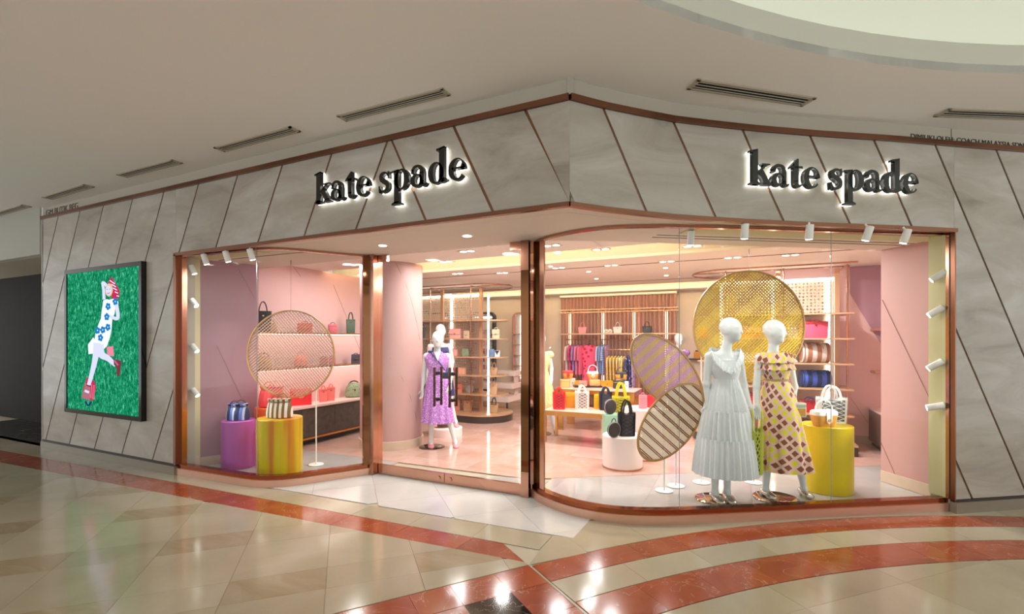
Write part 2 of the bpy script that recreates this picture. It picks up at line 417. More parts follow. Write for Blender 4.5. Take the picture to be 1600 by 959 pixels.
for a, b, lab in [((-2.03, -.225), (-.94, -.21), 'slot vent in the ceiling nearest the fascia corner, left of it'), ((-3.68, -.25), (-2.57, -.25), 'slot vent in the ceiling second from the fascia corner'),
                  ((-5.5, -.25), (-4.41, -.24), 'slot vent in the ceiling above the screen, third from the fascia corner'), ((-7.48, -.2), (-6.29, -.23), 'slot vent above the bag shop lettering, fourth from corner'),
                  ((-9.5, -.12), (-8.23, -.15), 'slot vent at the far left, above the dark recess')]:
    vent(a, b, .115, lab)
vent((.81, .50), (1.655, 1.205), .14, 'slot vent above the right illuminated shop name')
vent((2.70, 1.90), (3.62, 2.42), .14, 'slot vent in the ceiling at the right edge, cut by frame')

# ================================================================== FACADE, left straight part
ZT, ZB, ZP = 3.37, 2.62, .125
LEAN = .49
wl = MB(); wl.box(-8.17, -4.87, .03, .22, 0, CZ); wl.box(-4.87, 0.02, .03, .22, ZB-.013, CZ)
BULK = mat('bulkhead_plaster', 'bdb6a6', .75)
wall_left = struct('wall_left', wl, BULK, smooth=0)
def slab(poly2, name, parent, path=None, m=None, th=.03, y=0.0):   # outline in (s, z) -> stone piece on the facade
    poly2 = shrink(poly2, .0015)
    if path is None:
        mb = MB(); mb.prism([(p[0], y, p[1]) for p in poly2], (0, th, 0))
    return obj(name, mb, m or STONE, parent, smooth=0)
rectA = [(-8.17, ZP), (-4.87, ZP), (-4.87, ZT), (-8.17, ZT)]
rectB = [(-4.87, ZB), (0, ZB), (0, ZT), (-4.87, ZT)]
SCR = (-7.36, -5.47, .59, 2.56)
left_tops = [-10.4, -9.74, -9.08, -8.4, -7.69, -7.078, -6.47, -5.782, -5.108, -4.437, -3.756, -3.059, -2.382, -1.708]
def strip_poly(t0, t1, lean0=LEAN, lean1=LEAN):
    z0, z1 = -.2, ZT
    return [(t0-lean0*(ZT-z0), z0), (t1-lean1*(ZT-z0), z0), (t1, z1), (t0, z1)]
def facade_pieces(poly):
    for R in (rectA, rectB):
        p = clipto(poly, R)
        if area(p) > .004: yield p
INL = mat('copper_inlay', '8f6a52', .3, 1.0)
tops_all = left_tops+[-3.756+0*1]
for k in range(len(left_tops)-1):
    for p in facade_pieces(strip_poly(left_tops[k]+.012, left_tops[k+1]-.012)): slab(p, 'stone_panel', wall_left)
for p in facade_pieces(strip_poly(-1.708-.6-.0, -1.658+3, LEAN, LEAN)): pass
# pieces where the slant turns round
right_lean = [(-1.658, -1.658+LEAN*.75), (-1.008, -1.008+LEAN*.75), (-.357, -.357+LEAN*.75)]
def rl(t): return [(t, ZT), (t+LEAN*(ZT-ZB), ZB)]
slab(clipto([(-1.708+.012, ZT), (-1.708+.012-LEAN*.75, ZB), (-1.658-.012+LEAN*.75, ZB), (-1.658-.008, ZT)], rectB), 'stone_panel', wall_left)
for t0, t1 in ((-1.658, -1.008), (-1.008, -.357)):
    slab([(t0+.012, ZT), (t0+.012+LEAN*.75, ZB), (t1-.012+LEAN*.75, ZB), (t1-.012, ZT)], 'stone_panel', wall_left)
slab([(-.345, ZT), (-.345+LEAN*.70, ZB+.0), (0, ZB), (0, ZT)], 'stone_panel', wall_left)
def inlay(p0, p1, parent, wd=.02):
    p = [(p0[0]-wd/2, p0[1]), (p0[0]+wd/2, p0[1]), (p1[0]+wd/2, p1[1]), (p1[0]-wd/2, p1[1])]
    for R in (rectA, rectB):
        q = clipto([(a, b) for a, b in p][::-1], R)
        if area(q) < .0005: q = clipto(p, R)
        if area(q) > .0006:
            mb = MB(); mb.prism([(a, .006, b) for a, b in q], (0, .02, 0)); obj('inlay_strip', mb, INL, parent, smooth=0)
for t_ in left_tops[1:]: inlay((t_-LEAN*(ZT-0), 0), (t_, ZT), wall_left)
for t_ in (-1.658, -1.008, -.357): inlay((t_+LEAN*(ZT-ZB), ZB), (t_, ZT), wall_left, .026)
# trims and plinth of the straight part
mb = MB(); mb.box(-8.17, 0.0, -.025, .03, ZT, 3.415); struct('trim_2', mb, COPPERD, smooth=0)
mb = MB(); mb.box(-4.90, 0.0, -.012, .03, 2.585, ZB); struct('trim_3', mb, COPPERD, smooth=0)
mb = MB(); mb.box(-8.17, -4.87, -.02, .04, 0, .10); mb.box(-8.17, -4.87, -.004, .04, .10, ZP, 1)
struct('baseboard_left', mb, [mat('plinth_stone', '8a7f6c', .2), mat('dark_gap', '2a1c14', .5)], smooth=0)
mb = MB(); mb.box(-8.19, -8.15, .0, 2.2, 0, CZ); struct('wall_corner', mb, WALLW, smooth=0)

# ================================================================== FACADE, curved right part
PF = np.array([(0, 0), (.19, .235), (.42, .475), (.65, .705), (.91, .915), (1.26, 1.185), (1.78, 1.55), (2.36, 1.93), (2.82, 2.255), (3.5, 2.73), (5.1, 3.85)])
PL = np.r_[0, np.cumsum(np.hypot(*np.diff(PF, axis=0).T))]
def pf(s, off=0.0):
    x = float(np.interp(s, PL, PF[:, 0])); y = float(np.interp(s, PL, PF[:, 1]))
    x0, x1 = np.interp(s-.25, PL, PF[:, 0]), np.interp(s+.25, PL, PF[:, 0]); y0, y1 = np.interp(s-.25, PL, PF[:, 1]), np.interp(s+.25, PL, PF[:, 1])
    t = Vector((x1-x0, y1-y0)).normalized(); return (x-t.y*off, y+t.x*off)
def path_u(s):
    x, y = pf(s); X, Y = (x-CX)*_c+(y-CY)*_s, -(x-CX)*_s+(y-CY)*_c; return 800+F*X/Y
SW = min(np.linspace(3.2, 4.0, 400), key=lambda s: abs(path_u(s)-1491))        # where the right window ends along the path
SEND = 5.6
def cwall(poly, name, parent, m, th=.03, off=0.0, seg=.16, smooth=30):
    poly = shrink(poly, .0015); lo, hi = min(p[0] for p in poly), max(p[0] for p in poly); k = max(1, math.ceil((hi-lo)/seg)); mb = MB()
    for i in range(k):
        a, b = lo+(hi-lo)*i/k, lo+(hi-lo)*(i+1)/k
        q = clipto(poly, [(a, -9), (b, -9), (b, 9), (a, 9)])
        if area(q) < 1e-5: continue
        f = [(*pf(p[0], off), p[1]) for p in q]; bk = [(*pf(p[0], off+th), p[1]) for p in q]; nq = len(q)
        mb.add(f+bk, [tuple(range(nq)), tuple(range(2*nq-1, nq-1, -1))]+[(j, nq+j, nq+(j+1) % nq, (j+1) % nq) for j in range(nq)])
    return obj(name, mb, m, parent, smooth=smooth)
mb = MB(); ss = np.linspace(0, SEND, 40)
mb.wall([pf(s, .03) for s in ss if s <= SW+.01]+[pf(SW, .03)], ZB-.010, CZ, .19)
mb.wall([pf(s, .03) for s in np.linspace(SW+.012, SEND, 14)], 0, CZ, .19)
wall_right = struct('wall_right', mb, BULK)
rA = [(0, ZB), (SW, ZB), (SW, ZT), (0, ZT)]; rB = [(SW, ZP), (SEND, ZP), (SEND, ZT), (SW, ZT)]
rt = [-.357, .309, .964, 1.616, 2.268, 2.9, 3.549, 4.23, 4.9, 5.6, 6.3]
lw_ = [1.3, 1.95, 2.6]
seams = [-2.5, -1.9, -1.2, -.66+.0]; 
allr = [x for x in (-1.008-.65,)]+rt
LR = .52
def rstrip(t0, t1): return [(t0, ZT), (t0+LR*(ZT-0), 0), (t1+LR*(ZT-0), 0), (t1, ZT)]
for t0, t1 in zip(rt[:-1], rt[1:]):
    for R in (rA, rB):
        p = clipto(rstrip(t0+.012, t1-.012), R)
        if area(p) > .004: cwall(p, 'stone_panel', wall_right, STONE)
        q = clipto([(t1-.011, ZT), (t1-.011+LR*ZT, 0), (t1+.011+LR*ZT, 0), (t1+.011, ZT)], R)
        if area(q) > .0006: cwall(q, 'inlay_strip', wall_right, INL, .02, .008)
cwall([(0, ZT), (0, 3.415), (SEND, 3.415), (SEND, ZT)][::-1], 'x', None, COPPERD, .055, -.025).name = 'trim_4'
bpy.data.objects['trim_4']['kind'] = 'structure'
o = cwall([(0, 2.585), (SW+.03, 2.585), (SW+.03, ZB), (0, ZB)], 'trim_5', None, COPPERD, .045, -.012); o['kind'] = 'structure'
o = cwall([(SW, 0), (SEND, 0), (SEND, .10), (SW, .10)], 'baseboard_right', None, MATS['plinth_stone'], .06, -.02); o['kind'] = 'structure'
o = cwall([(SW, .10), (SEND, .10), (SEND, ZP), (SW, ZP)], 'trim_6', None, MATS['dark_gap'], .04, -.004); o['kind'] = 'structure'

# ================================================================== RECESS at the far left
mb = MB(); mb.box(-14, -8.19, -.02, .1, 2.86, CZ); struct('wall_bulkhead', mb, mat('bulkhead_grey', 'b4b2a8', .75), smooth=0)
mb = MB(); mb.box(-14, -8.19, .1, 2.2, 2.86, 2.92); struct('ceiling_recess', mb, mat('recess_ceiling', 'a89f84', .8), smooth=0)
mb = MB(); mb.box(-14, -9.75, 1.0, 1.1, 0, 2.86); struct('wall_far_left', mb, marble('brown_stone', [(.3, '151109'), (.6, '1c160d'), (.85, '261f14')], 2, .9, stretch=(1, 1, 4)), smooth=0)
mb = MB(); mb.box(-9.9, -8.15, 2.1, 2.2, 0, 2.86); struct('wall_recess', mb, mat('recess_plaster', '7c7868', .8), smooth=0)
mb = MB(); mb.box(-9.75, -8.2, 2.04, 2.1, 0, 1.95); mb.box(-9.05, -8.98, 2.02, 2.05, .9, 1.05, 1); struct('door_3', mb, [mat('dark_door', '1c1612', .4), BLACK], smooth=0)
for k in range(6):
    tile([(-8.2-k*.62, .03), (-8.2-k*.62, 1.0), (-8.2-(k+1)*.62, 1.0), (-8.2-(k+1)*.62, .03)][::-1], BLACK_T, 'black_tile')
tile([(-9.75, 1.0), (-8.2, 1.0), (-8.2, 2.1), (-9.75, 2.1)], BLACK_T, 'black_tile')
# ================================================================== DISPLAY WINDOWS AND DOORS
PLW = [(-4.877, .0), (-4.3, .03), (-3.75, .055), (-3.6, .075), (-3.45, .125), (-3.32, .21), (-3.2, .35), (-3.1, .52), (-2.98, .70), (-2.87, .88), (-2.80, 1.01)]
PRW = [(-.78, 1.09), (-.66, .972), (-.55, .90), (-.44, .843), (-.32, .795), (-.2, .762), (-.1, .748), (0, .742), (.09, .745), (.17, .757), (.27, .78), (.37, .815), (.53, .885), (.69, .972), (1.0, 1.16), (1.37, 1.39), (1.92, 1.745), (2.47, 2.09), (2.955, 2.40)]
def offs(path, d):
    P = [Vector(p) for p in path]; out = []
    for i, p in enumerate(P):
        t = (P[min(i+1, len(P)-1)]-P[max(i-1, 0)]).normalized(); q = p+Vector((-t.y, t.x))*d; out.append((q.x, q.y))
    return out
PLINTH_U = mat('copper_ledge', '9c5a3c', .12, 1.0)
def window(name, path, cuts, ztop):
    w_ = struct(name)
    mb = MB(); mb.wall(path, 0, .078, .12); obj('sill', mb, mat('sill_copper', 'd8aa94', .3, .7), w_)
    mb = MB(); mb.wall(offs(path, .018), .078, .122, .08); obj('sill_ledge', mb, PLINTH_U, w_)
    gp = offs(path, .05)
    for a, b in cuts:
        mb = MB(); mb.wall(gp[a:b+1], .122, ztop, .012); obj('glass_pane', mb, GLASS, w_)
    for a, b in cuts[:-1]:
        x, y = gp[b]; mb = MB(); mb.box(x-.0025, x+.0025, y-.003, y+.003, .122, ztop); obj('glass_joint', mb, mat('joint', '9a9c98', .4), w_)
    mb = MB(); mb.wall(offs(path, .03), ztop, ztop+.025, .05); obj('top_channel', mb, COPPER, w_)
    return w_
w1 = window('window_1', PLW, [(0, 3), (3, 10)], 2.575)
w2 = window('window_2', PRW, [(0, 13), (13, 16), (16, 18)], 2.575)
mb = MB(); mb.box(-4.90, -4.855, -.012, .05, .12, 2.6); obj('frame_post', mb, COPPERD, w1)
mb = MB(); mb.box(-4.855, -4.80, .03, .09, .12, 2.6); obj('frame_post', mb, COPPER, w1)
for o0, o1, m_ in ((-.006, .03, COPPERD), (.03, .045, mat('frame_gap', '2a1812', .4)), (.045, .075, COPPER), (.075, .23, CREAMW)):
    f0, f1, g0_, g1_ = pf(SW, o0), pf(SW, o1), pf(SW+.012, o0), pf(SW+.012, o1)
    mb = MB(); mb.prism([(*f0, .12), (*f1, .12), (*g1_, .12), (*g0_, .12)], (0, 0, 2.48)); obj('frame_post', mb, m_, w2, smooth=0)
# soffit and entrance downlights
sof = [(-5.3, .21), (-.115, .21)]+[pf(s, .2) for s in np.linspace(.14, SEND, 24)]+[(4.6, 4.8), (1.84, 2.72), (.58, 1.88), (-.004, 1.46), (-.6, 1.14), (-3.05, 1.14), (-5.3, 1.2)]
mb = MB(); mb.zprism(sof, 2.60, 2.74)
mb.zprism([(-4.87, .03), (-.01, .03), (-.02, .22), (-4.87, .22)], 2.601, 2.62)
for s0, s1 in zip(np.linspace(0, SW, 25)[:-1], np.linspace(0, SW, 25)[1:]): mb.zprism([pf(s0, .03), pf(s1, .03), pf(s1, .21), pf(s0, .21)], 2.604, 2.62)
soff = struct('ceiling_soffit', mb, PLASTER, smooth=0)
mb = MB(); mb.wall([(-4.86, .14), (-3.75, .19)], 2.588, 2.602, .2); struct('trim_7', mb, CREAMW, smooth=0)
mb = MB(); mb.wall([(.75, 1.16), (1.37, 1.55), (2.98, 2.62)], 2.588, 2.602, .22); struct('trim_8', mb, CREAMW, smooth=0)
for off_, nm in ((.34, 'trim_9'), (.44, 'trim_10')):
    mb = MB(); mb.wall(offs([(.62, 1.05), (1.37, 1.55), (2.98, 2.62)], off_), 2.594, 2.602, .012); struct(nm, mb, mat('track_grey', '8c8578', .5), smooth=0)
mb = MB(); mb.wall([(-4.8, .46), (-3.3, .52)], 2.594, 2.602, .012); struct('trim_11', mb, MATS['track_grey'], smooth=0)
def downlight(p, z, label, r=.04, power=0, twin=False, ang=0, group=None):
    t = thing('ceiling_downlight', label, 'light', (p[0], p[1], z), ang, group)
    cs = [(-.055, 0), (.055, 0)] if twin else [(0, 0)]
    m_ = MB()
    if twin:
        m_.box(-.12, .12, -.06, .06, -.006, 0)
    else: m_.lathe([(r, -.003), (r*1.35, -.006), (r*1.5, 0), (r, 0)], 20, cap=False)
    obj('rim', m_, mat('light_rim', 'e9e2d6', .5), t)
    for c in cs:
        q = MB(); q.lathe([(.001, -.008), (r, -.008), (r*.9, -.003)], 18, (c[0], c[1], 0), cap=False); obj('lens', q, emis('downlight_lens', 'fff6e8', 7), t)
    if power: lamp('lamp', 'AREA', (0, 0, -.02), power, (1, .975, .955), .18, (0, 0, -3), t)
    return t
p = gz(598, 383, 2.6); downlight(p, 2.6, 'round downlight in the entrance soffit, nearer the left window', power=8)
p = gz(730, 368, 2.6); downlight(p, 2.6, 'round downlight in the entrance soffit, nearer the right window', power=8)
# doors
def door(name, x0, x1, y, hx, lockx, hinge):
    d = struct(name)
    mb = MB(); mb.box(x0, x1, y, y+.012, .115, 2.585); obj('glass_pane', mb, GLASS, d, smooth=0)
    mb = MB(); mb.box(x0, x1, y-.012, y+.025, .006, .116); obj('bottom_rail', mb, COPPER, d, smooth=0)
    mb = MB(); mb.box(*((x0, x0+.13) if hinge < 0 else (x1-.13, x1)), y-.014, y+.026, 2.52, 2.60); obj('hinge_patch', mb, COPPER, d, smooth=0)
    for yy, lab in ((y-.062, 0), (y+.075, 1)):
        mb = MB(); n_ = 5
        prof = []
        for k in range(n_+1):
            z = .86+.43*k/n_
            prof += [(.0135, z-.012), (.0165, z), (.0135, z+.012)] if 0 < k < n_ else ([(.004, z-.003), (.0155, z)] if k == 0 else [(.0155, z), (.004, z+.003)])
        mb.lathe(prof, 12, (hx, yy, 0)); h = obj('handle', mb, mat('dark_bamboo', '4e2018', .25, noise=.3), d)
    for z in (.93, 1.22):
        mb = MB(); mb.cyl((hx, y-.06, z), (hx, y+.075, z), .006, 10); mb.cyl((hx, y-.014, z), (hx, y-.004, z), .02, 14); mb.cyl((hx, y+.016, z), (hx, y+.026, z), .02, 14)
        obj('handle_standoff', mb, BLACK, d)
    mb = MB(); mb.cyl((lockx, y-.022, .06), (lockx, y-.01, .06), .022, 18); obj('lock', mb, COPPER, d)
    return d
DY = 1.07
door('door_1', -2.735, -1.806, DY, -1.90, -1.875, -1)
door('door_2', -1.796, -.868, DY, -1.70, -1.725, 1)
# jambs
j = struct('trim_12')
mb = MB(); mb.box(-2.80, -2.742, .98, 1.14, 0, 2.6); obj('jamb_face', mb, COPPER, j, smooth=0)
mb = MB(); mb.prism([(-2.862, .93, .122), (-2.83, .99, .122), (-2.80, .98, .122), (-2.835, .915, .122)], (0, 0, 2.46)); obj('jamb_strip', mb, BRONZE, j, smooth=0)
mb = MB(); mb.box(-2.835, -2.80, .99, 1.13, 0, 2.6); obj('jamb_return', mb, BRONZE, j, smooth=0)
j = struct('trim_13')
mb = MB(); mb.box(-.862, -.775, 1.03, 1.15, 0, 2.6); obj('jamb_face', mb, BRONZE, j, smooth=0)
mb = MB(); mb.box(-.862, -.775, 1.025, 1.031, 2.3, 2.6); obj('jamb_cap', mb, COPPERD, j, smooth=0)
mb = MB(); mb.box(-.862, -.775, 1.025, 1.031, 0.0, .26); obj('jamb_shoe', mb, COPPER, j, smooth=0)
mb = MB(); mb.wall(offs(PRW[:2], .03), .122, 2.575, .016); obj('jamb_curve', mb, mat('polished_steel', 'c8c0b4', .08, 1.0), j)
mb = MB(); mb.wall(offs([PRW[1], (-.60, .935)], .03), .122, 2.575, .016); obj('jamb_edge', mb, COPPER, j)

# ================================================================== SHOP SHELL
shop = struct('floor_shop')
PZ = [(-5.4, 1.5), (-1.1, 1.62), (-.8, 1.75), (.9, 2.85), (3.6, 4.6), (3.6, 7.8), (-5.4, 7.8)]
for i in range(-6, 5):
    for k in range(1, 9):
        p = clipto([(i*.95, k*.95), ((i+1)*.95, k*.95), ((i+1)*.95, (k+1)*.95), (i*.95, (k+1)*.95)], PZ)
        if area(p) > .01: tile(p, PINK_T, 'pink_tile', shop, .008, .0006)
for R in ([(-5.4, .1), (-3.6, .16), (-3.1, .72), (-2.85, 1.13), (-2.85, 1.6), (-5.4, 1.6)], [(-2.85, 1.13), (-.8, 1.13), (-.8, 1.75), (-1.1, 1.64), (-2.85, 1.6)],
          [(-.78, 1.15), (-.44, .95), (-.1, .86), (.2, .89), (.69, 1.10), (1.37, 1.54), (2.97, 2.6), (3.6, 3.0), (3.6, 4.6), (.9, 2.9), (-.8, 1.8)]):
    for i in range(-6, 5):
        for k in range(0, 6):
            p = clipto([(i*.95+.3, k*.95), ((i+1)*.95+.3, k*.95), ((i+1)*.95+.3, (k+1)*.95), (i*.95+.3, (k+1)*.95)], R)
            if area(p) > .01: tile(p, WHITE_S, 'white_tile', shop, .005, .0006)
IC = 2.72
mb = MB()
mb.box(-5.7, -.35, .24, 2.35, IC, IC+.04); mb.zprism([(-.36, .9), (.3, 1.1), (1.2, 1.75), (2.1, 2.35), (-.36, 2.35)], IC, IC+.04); mb.zprism([(-5.7, 3.2), (3.3, 3.2), (3.8, 3.6), (3.8, 6.5), (-5.7, 6.5)], IC, IC+.04); mb.box(-5.7, 3.8, 7.3, 7.9, IC-.04, IC+.04)
mb.zprism([(.4, 2.35), (2.1, 2.35), (3.4, 3.2), (1.95, 3.2)], IC, IC+.04)
mb.box(2.4, 3.8, 6.5, 7.3, IC, IC+.04)
cs = struct('ceiling_shop', mb, mat('shop_ceiling', 'fdf6ee', .7), smooth=0)
for (y0, y1, x1), nm in (((2.35, 3.2, 1.97), 'cove_light'), ((6.5, 7.3, 2.4), 'cove_light')):
    mb = MB(); mb.box(-5.7, x1, y0-.14, y1+.02, IC+.24, IC+.27); mb.box(-5.7, x1, y1, y1+.03, IC+.04, IC+.26); mb.box(-5.7, x1, y0-.16, y0-.13, IC+.04, IC+.26); mb.box(x1, x1+.03, y0-.14, y1, IC+.04, IC+.26)
    struct('ceiling_cove', mb, PLASTER, cs, smooth=0)
    t = thing('cove_light', 'long warm cove light in the shop ceiling, %s' % ('over the front of the sales floor' if y0 < 5 else 'along the back wall'), 'light', (0, 0, 0))
    mb = MB(); mb.box(-5.6, x1-1.4 if y0 < 5 else x1-.1, y0-.12, y0-.06, IC+.045, IC+.075); obj('light_strip', mb, emis('cove_led', 'ffe9b8', COVE_E*6), t, smooth=0)
for y, nm in ((3.80, 'trim_14'), (5.85, 'trim_15')):
    mb = MB(); mb.box(-5.6, 3.4, y, y+.03, IC-.004, IC+.001); struct(nm, mb, mat('ceiling_slot', '6b5a4a', .7), smooth=0)
mb = MB(); mb.box(-5.7, 3.8, 7.75, 7.85, 0, IC); struct('wall_back', mb, BEIGE, smooth=0)
mb = MB(); mb.box(-5.15, -5.05, .9, 3.7, 0, IC); wsl = struct('wall_shop_left', mb, PINKW, smooth=0)
mb = MB(); mb.box(-5.55, -5.45, 3.7, 7.8, 0, IC); mb.box(-5.5, -5.05, 3.62, 3.7, 0, IC); struct('wall_shop_left_rear', mb, BEIGE, smooth=0)
mb = MB(); mb.box(3.6, 3.7, 3.0, 7.8, 0, IC); struct('wall_shop_right', mb, PINKW, smooth=0)
# left window reveal (cream) and angled mauve panel
mb = MB(); mb.prism([(-4.86, .09, 0), (-4.955, .335, 0), (-5.02, .31, 0), (-4.95, .05, 0)], (0, 0, 2.6)); wrl = struct('wall_reveal_left', mb, CREAMW, smooth=0)
mb = MB(); mb.prism([(-4.955, .335, 0), (-4.715, .93, 0), (-4.80, 1.02, 0), (-5.06, .36, 0)], (0, 0, 2.6)); wml = struct('wall_display_left', mb, MAUVEL, smooth=0)
mb = MB(); d_ = Vector((.24, .595)).normalized(); mb.prism([(-4.95, .325, .008), (-4.705, .925, .008), (-4.72, .93, .008), (-4.965, .335, .008)], (0, 0, .11)); struct('baseboard_display_left', mb, SKIRT, smooth=0)
mb = MB(); mb.prism([(-4.85, .09, .008), (-4.95, .33, .008), (-4.96, .33, .008), (-4.86, .09, .008)], (0, 0, .13)); struct('baseboard_reveal_left', mb, SKIRT, smooth=0)
def inlay_line(a, b, parent, w=.0035, name='inlay_line', m=None):
    mb = MB(); mb.bar(a, b, w, w); obj(name, mb, m or mat('soft_copper_line', 'a8745e', .45), parent, smooth=0)
# right: pink display wall, cream reveal
c0, c1 = Vector((2.585, 3.25)), Vector((2.935, 2.72))
nn = Vector((c1.y-c0.y, -(c1.x-c0.x))).normalized()*-1
mb = MB(); mb.prism([(c0.x, c0.y, 0), (c1.x, c1.y, 0), (c1.x+.30, c1.y+.20, 0), (c0.x+.34, c0.y+.22, 0)], (0, 0, 2.6)); wdr = struct('wall_display_right', mb, SALMON, smooth=0)
mb = MB(); mb.prism([(c0.x-.008, c0.y-.012, .008), (c1.x-.008, c1.y-.004, .008), (c1.x, c1.y, .008), (c0.x, c0.y, .008)], (0, 0, .12)); struct('baseboard_display_right', mb, SKIRT, smooth=0)
mb = MB(); mb.prism([(2.96, 2.55, 0), (3.10, 2.62, 0), (3.2, 2.9, 0), (3.02, 2.80, 0)], (0, 0, 2.6)); wrr = struct('wall_reveal_right', mb, CREAMW, smooth=0)
mb = MB(); mb.prism([(2.952, 2.555, .008), (2.96, 2.55, .008), (3.02, 2.80, .008), (3.005, 2.80, .008)], (0, 0, .12)); struct('baseboard_reveal_right', mb, SKIRT, smooth=0)
# thin copper lines that part the painted panels
def wl_line(q0, q1, face, parent):       # between two pixels on a given vertical face through points a,b
    a, b = Vector(face[0]), Vector(face[1]); n_ = Vector((b.y-a.y, -(b.x-a.x))).normalized()
    def hit(u, v):
        r = ray(u, v); den = r[0]*n_.x+r[1]*n_.y; t = ((a.x-CX)*n_.x+(a.y-CY)*n_.y)/den; return at(u, v, t-.004)
    inlay_line(hit(*q0), hit(*q1), parent)
wl_line((1378, 468), (1451, 620), (c0, c1), wdr); wl_line((1376, 690), (1398, 741), (c0, c1), wdr)
wl_line((373, 420), (398, 466), ((-4.955, .335), (-4.715, .93)), wml); wl_line((339, 540), (377, 620), ((-4.955, .335), (-4.715, .93)), wml)
wl_line((458, 416), (470, 432), ((-5.05, 1), (-5.05, 3)), wsl); wl_line((521, 445), (562, 545), ((-5.05, 1), (-5.05, 3)), wsl)
# rear right pink wall with mauve panel
WY = 5.5
mb = MB(); mb.box(1.05, 3.62, WY, WY+.1, 0, IC); wrp = struct('wall_rear_right', mb, mat('rear_pink_paint', 'f3cac6', .55), smooth=0)
a_, b_, c_, d_ = ony(1327, 404, WY), ony(1376, 400, WY), ony(1376, 537, WY), ony(1328, 459, WY)
k1, k2 = (d_-c_), 0
ext_ = c_+(c_-d_)*.0
mb = MB(); mb.prism([(a_.x, WY-.006, IC), (3.6, WY-.006, IC), (3.6, WY-.006, c_.z-(3.6-c_.x)*(d_.z-c_.z)/(c_.x-d_.x)), (d_.x, WY-.006, d_.z)], (0, .005, 0)); obj('mauve_panel', mb, MAUVE, wrp, smooth=0)
inlay_line(ony(1328, 620, WY-.004), ony(1356, 660, WY-.004), wrp)
mb = MB(); mb.box(1.05, 3.6, WY-.012, WY, .008, .13); struct('baseboard_rear_right', mb, SKIRT, smooth=0)
# round pink column inside the door
cc = at(612, 530, 7.22)
mb = MB(); mb.lathe([(.462, .12), (.462, IC)], 56, (cc.x, cc.y, 0)); colm = struct('wall_column', mb, mat('column_pink', 'c69e9a', .5))
mb = MB(); mb.lathe([(.475, .008), (.475, .13), (.46, .135)], 56, (cc.x, cc.y, 0)); struct('baseboard_column', mb, SKIRT)
def colline(pts):
    P = []
    for u, v in pts:
        r = ray(u, v); best = None
        for k in range(400):
            t = 6.4+k*.003; p = at(u, v, t); d = math.hypot(p.x-cc.x, p.y-cc.y)
            if d <= .464: best = p; break
        if best is not None: P.append(best)
    if len(P) > 1: mb = MB(); mb.tube(P, .0025, 5); obj('inlay_line', mb, INL, colm)
colline([(611, 398), (623, 420), (635, 446), (644, 474), (650, 500), (656, 530)]); colline([(594, 540), (610, 560), (628, 590), (641, 620), (650, 650), (657, 684)])
# downlights of the shop ceiling
DL = [((862, 383), 1), ((939, 389), 1), ((1082, 384), 1), ((730, 392), 1), ((697, 408), 1), ((873, 418), 1), ((955, 414), 1), ((920, 424), 0), ((932, 435), 0), ((1042, 408), 1), ((1145, 402), 1), ((1235, 398), 1), ((715, 427), 1), ((785, 426), 1), ((1040, 418), 0), ((1041, 430), 0)]
nm = ['first from the left window jamb', 'over the pink podium', 'beside the window seam', 'seen through the glass doors, nearest the soffit', 'by the pink column', 'on the dark ceiling slot left of centre', 'on the dark ceiling slot at centre', 'single lamp behind the ceiling slot', 'single lamp nearest the rear cove', 'on the slot above the large yellow screen', 'on the slot right of the yellow screen wire', 'on the slot nearest the right wall', 'above the left shelving island', 'above the right end of the left island', 'single lamp right of centre, front', 'single lamp right of centre, rear']
for (uv, tw), q in zip(DL, nm):
    p = gz(*uv, IC); downlight(p, IC, ('twin square downlight ' if tw else 'small round downlight ')+q, .042 if tw else .035, DOWN_W*(2.8 if uv[0] > 1200 else 1 if tw else .6), bool(tw))
p = gz(557, 413, IC); downlight(p, IC, 'twin square downlight of the shop ceiling seen through the left window by the jamb', .042, DOWN_W*1.6, True)

# window spotlights
SPM = mat('spot_white', 'f2f2ee', .35)
def spot(tip, direction, label, tgt, L_=.12, r=.031, base=None):
    d = Vector(direction).normalized(); tip = Vector(tip); back = tip-d*L_
    t = thing('spotlight', label, 'spotlight', tuple(back)); loc = Vector(back)
    m_ = MB(); m_.tube([back-loc, back-loc+d*.004, tip-loc-d*.004, tip-loc], [r*.9, r, r, r*.92], 18); obj('can', m_, SPM, t)
    m_ = MB(); m_.tube([tip-loc+d*.0005, tip-loc+d*.002], [r*.85, r*.8], 18); obj('lens', m_, emis('spot_lens', 'ffffff', 9), t)
    if base is not None:
        b = Vector(base); m_ = MB(); m_.cyl(b-loc, back-loc+d*.03, .008, 8); obj('bracket', m_, SPM, t)
    lamp('lamp', 'SPOT', tuple(tip-loc+d*.02), SPOT_W*8, (1, .96, .92), .03, Vector(tgt)-loc, t, 95)
    return t
wd = {0: 'top', 1: 'second', 2: 'third', 3: 'lowest'}
LT = Vector((-3.9, .55, .6)); RT = Vector((1.5, 2.1, .9))
for k, (u, v) in enumerate([(323, 413), (357, 409), (395, 406)]):
    p = gz(u, v, 2.46); spot(p, (.12, .25, -1), 'white spotlight on the ceiling of the left window, %s from the left' % ['first', 'second', 'third'][k], LT+Vector((k*.25-.3, 0, 0)), base=(p.x-.012, p.y-.03, 2.6))
for k, (u, v) in enumerate([(304, 428), (307, 478), (308, 549), (309, 618)]):
    p = onx(u, v, -4.76); dr = (.55, .12, -.6) if k else (.25, .2, -.9)
    spot(p, dr, 'white spotlight on the cream reveal of the left window, %s of four' % wd[k], LT+Vector((0, 0, .3)), .11, base=(-4.91, p.y-.02, p.z+.09-.01*k))
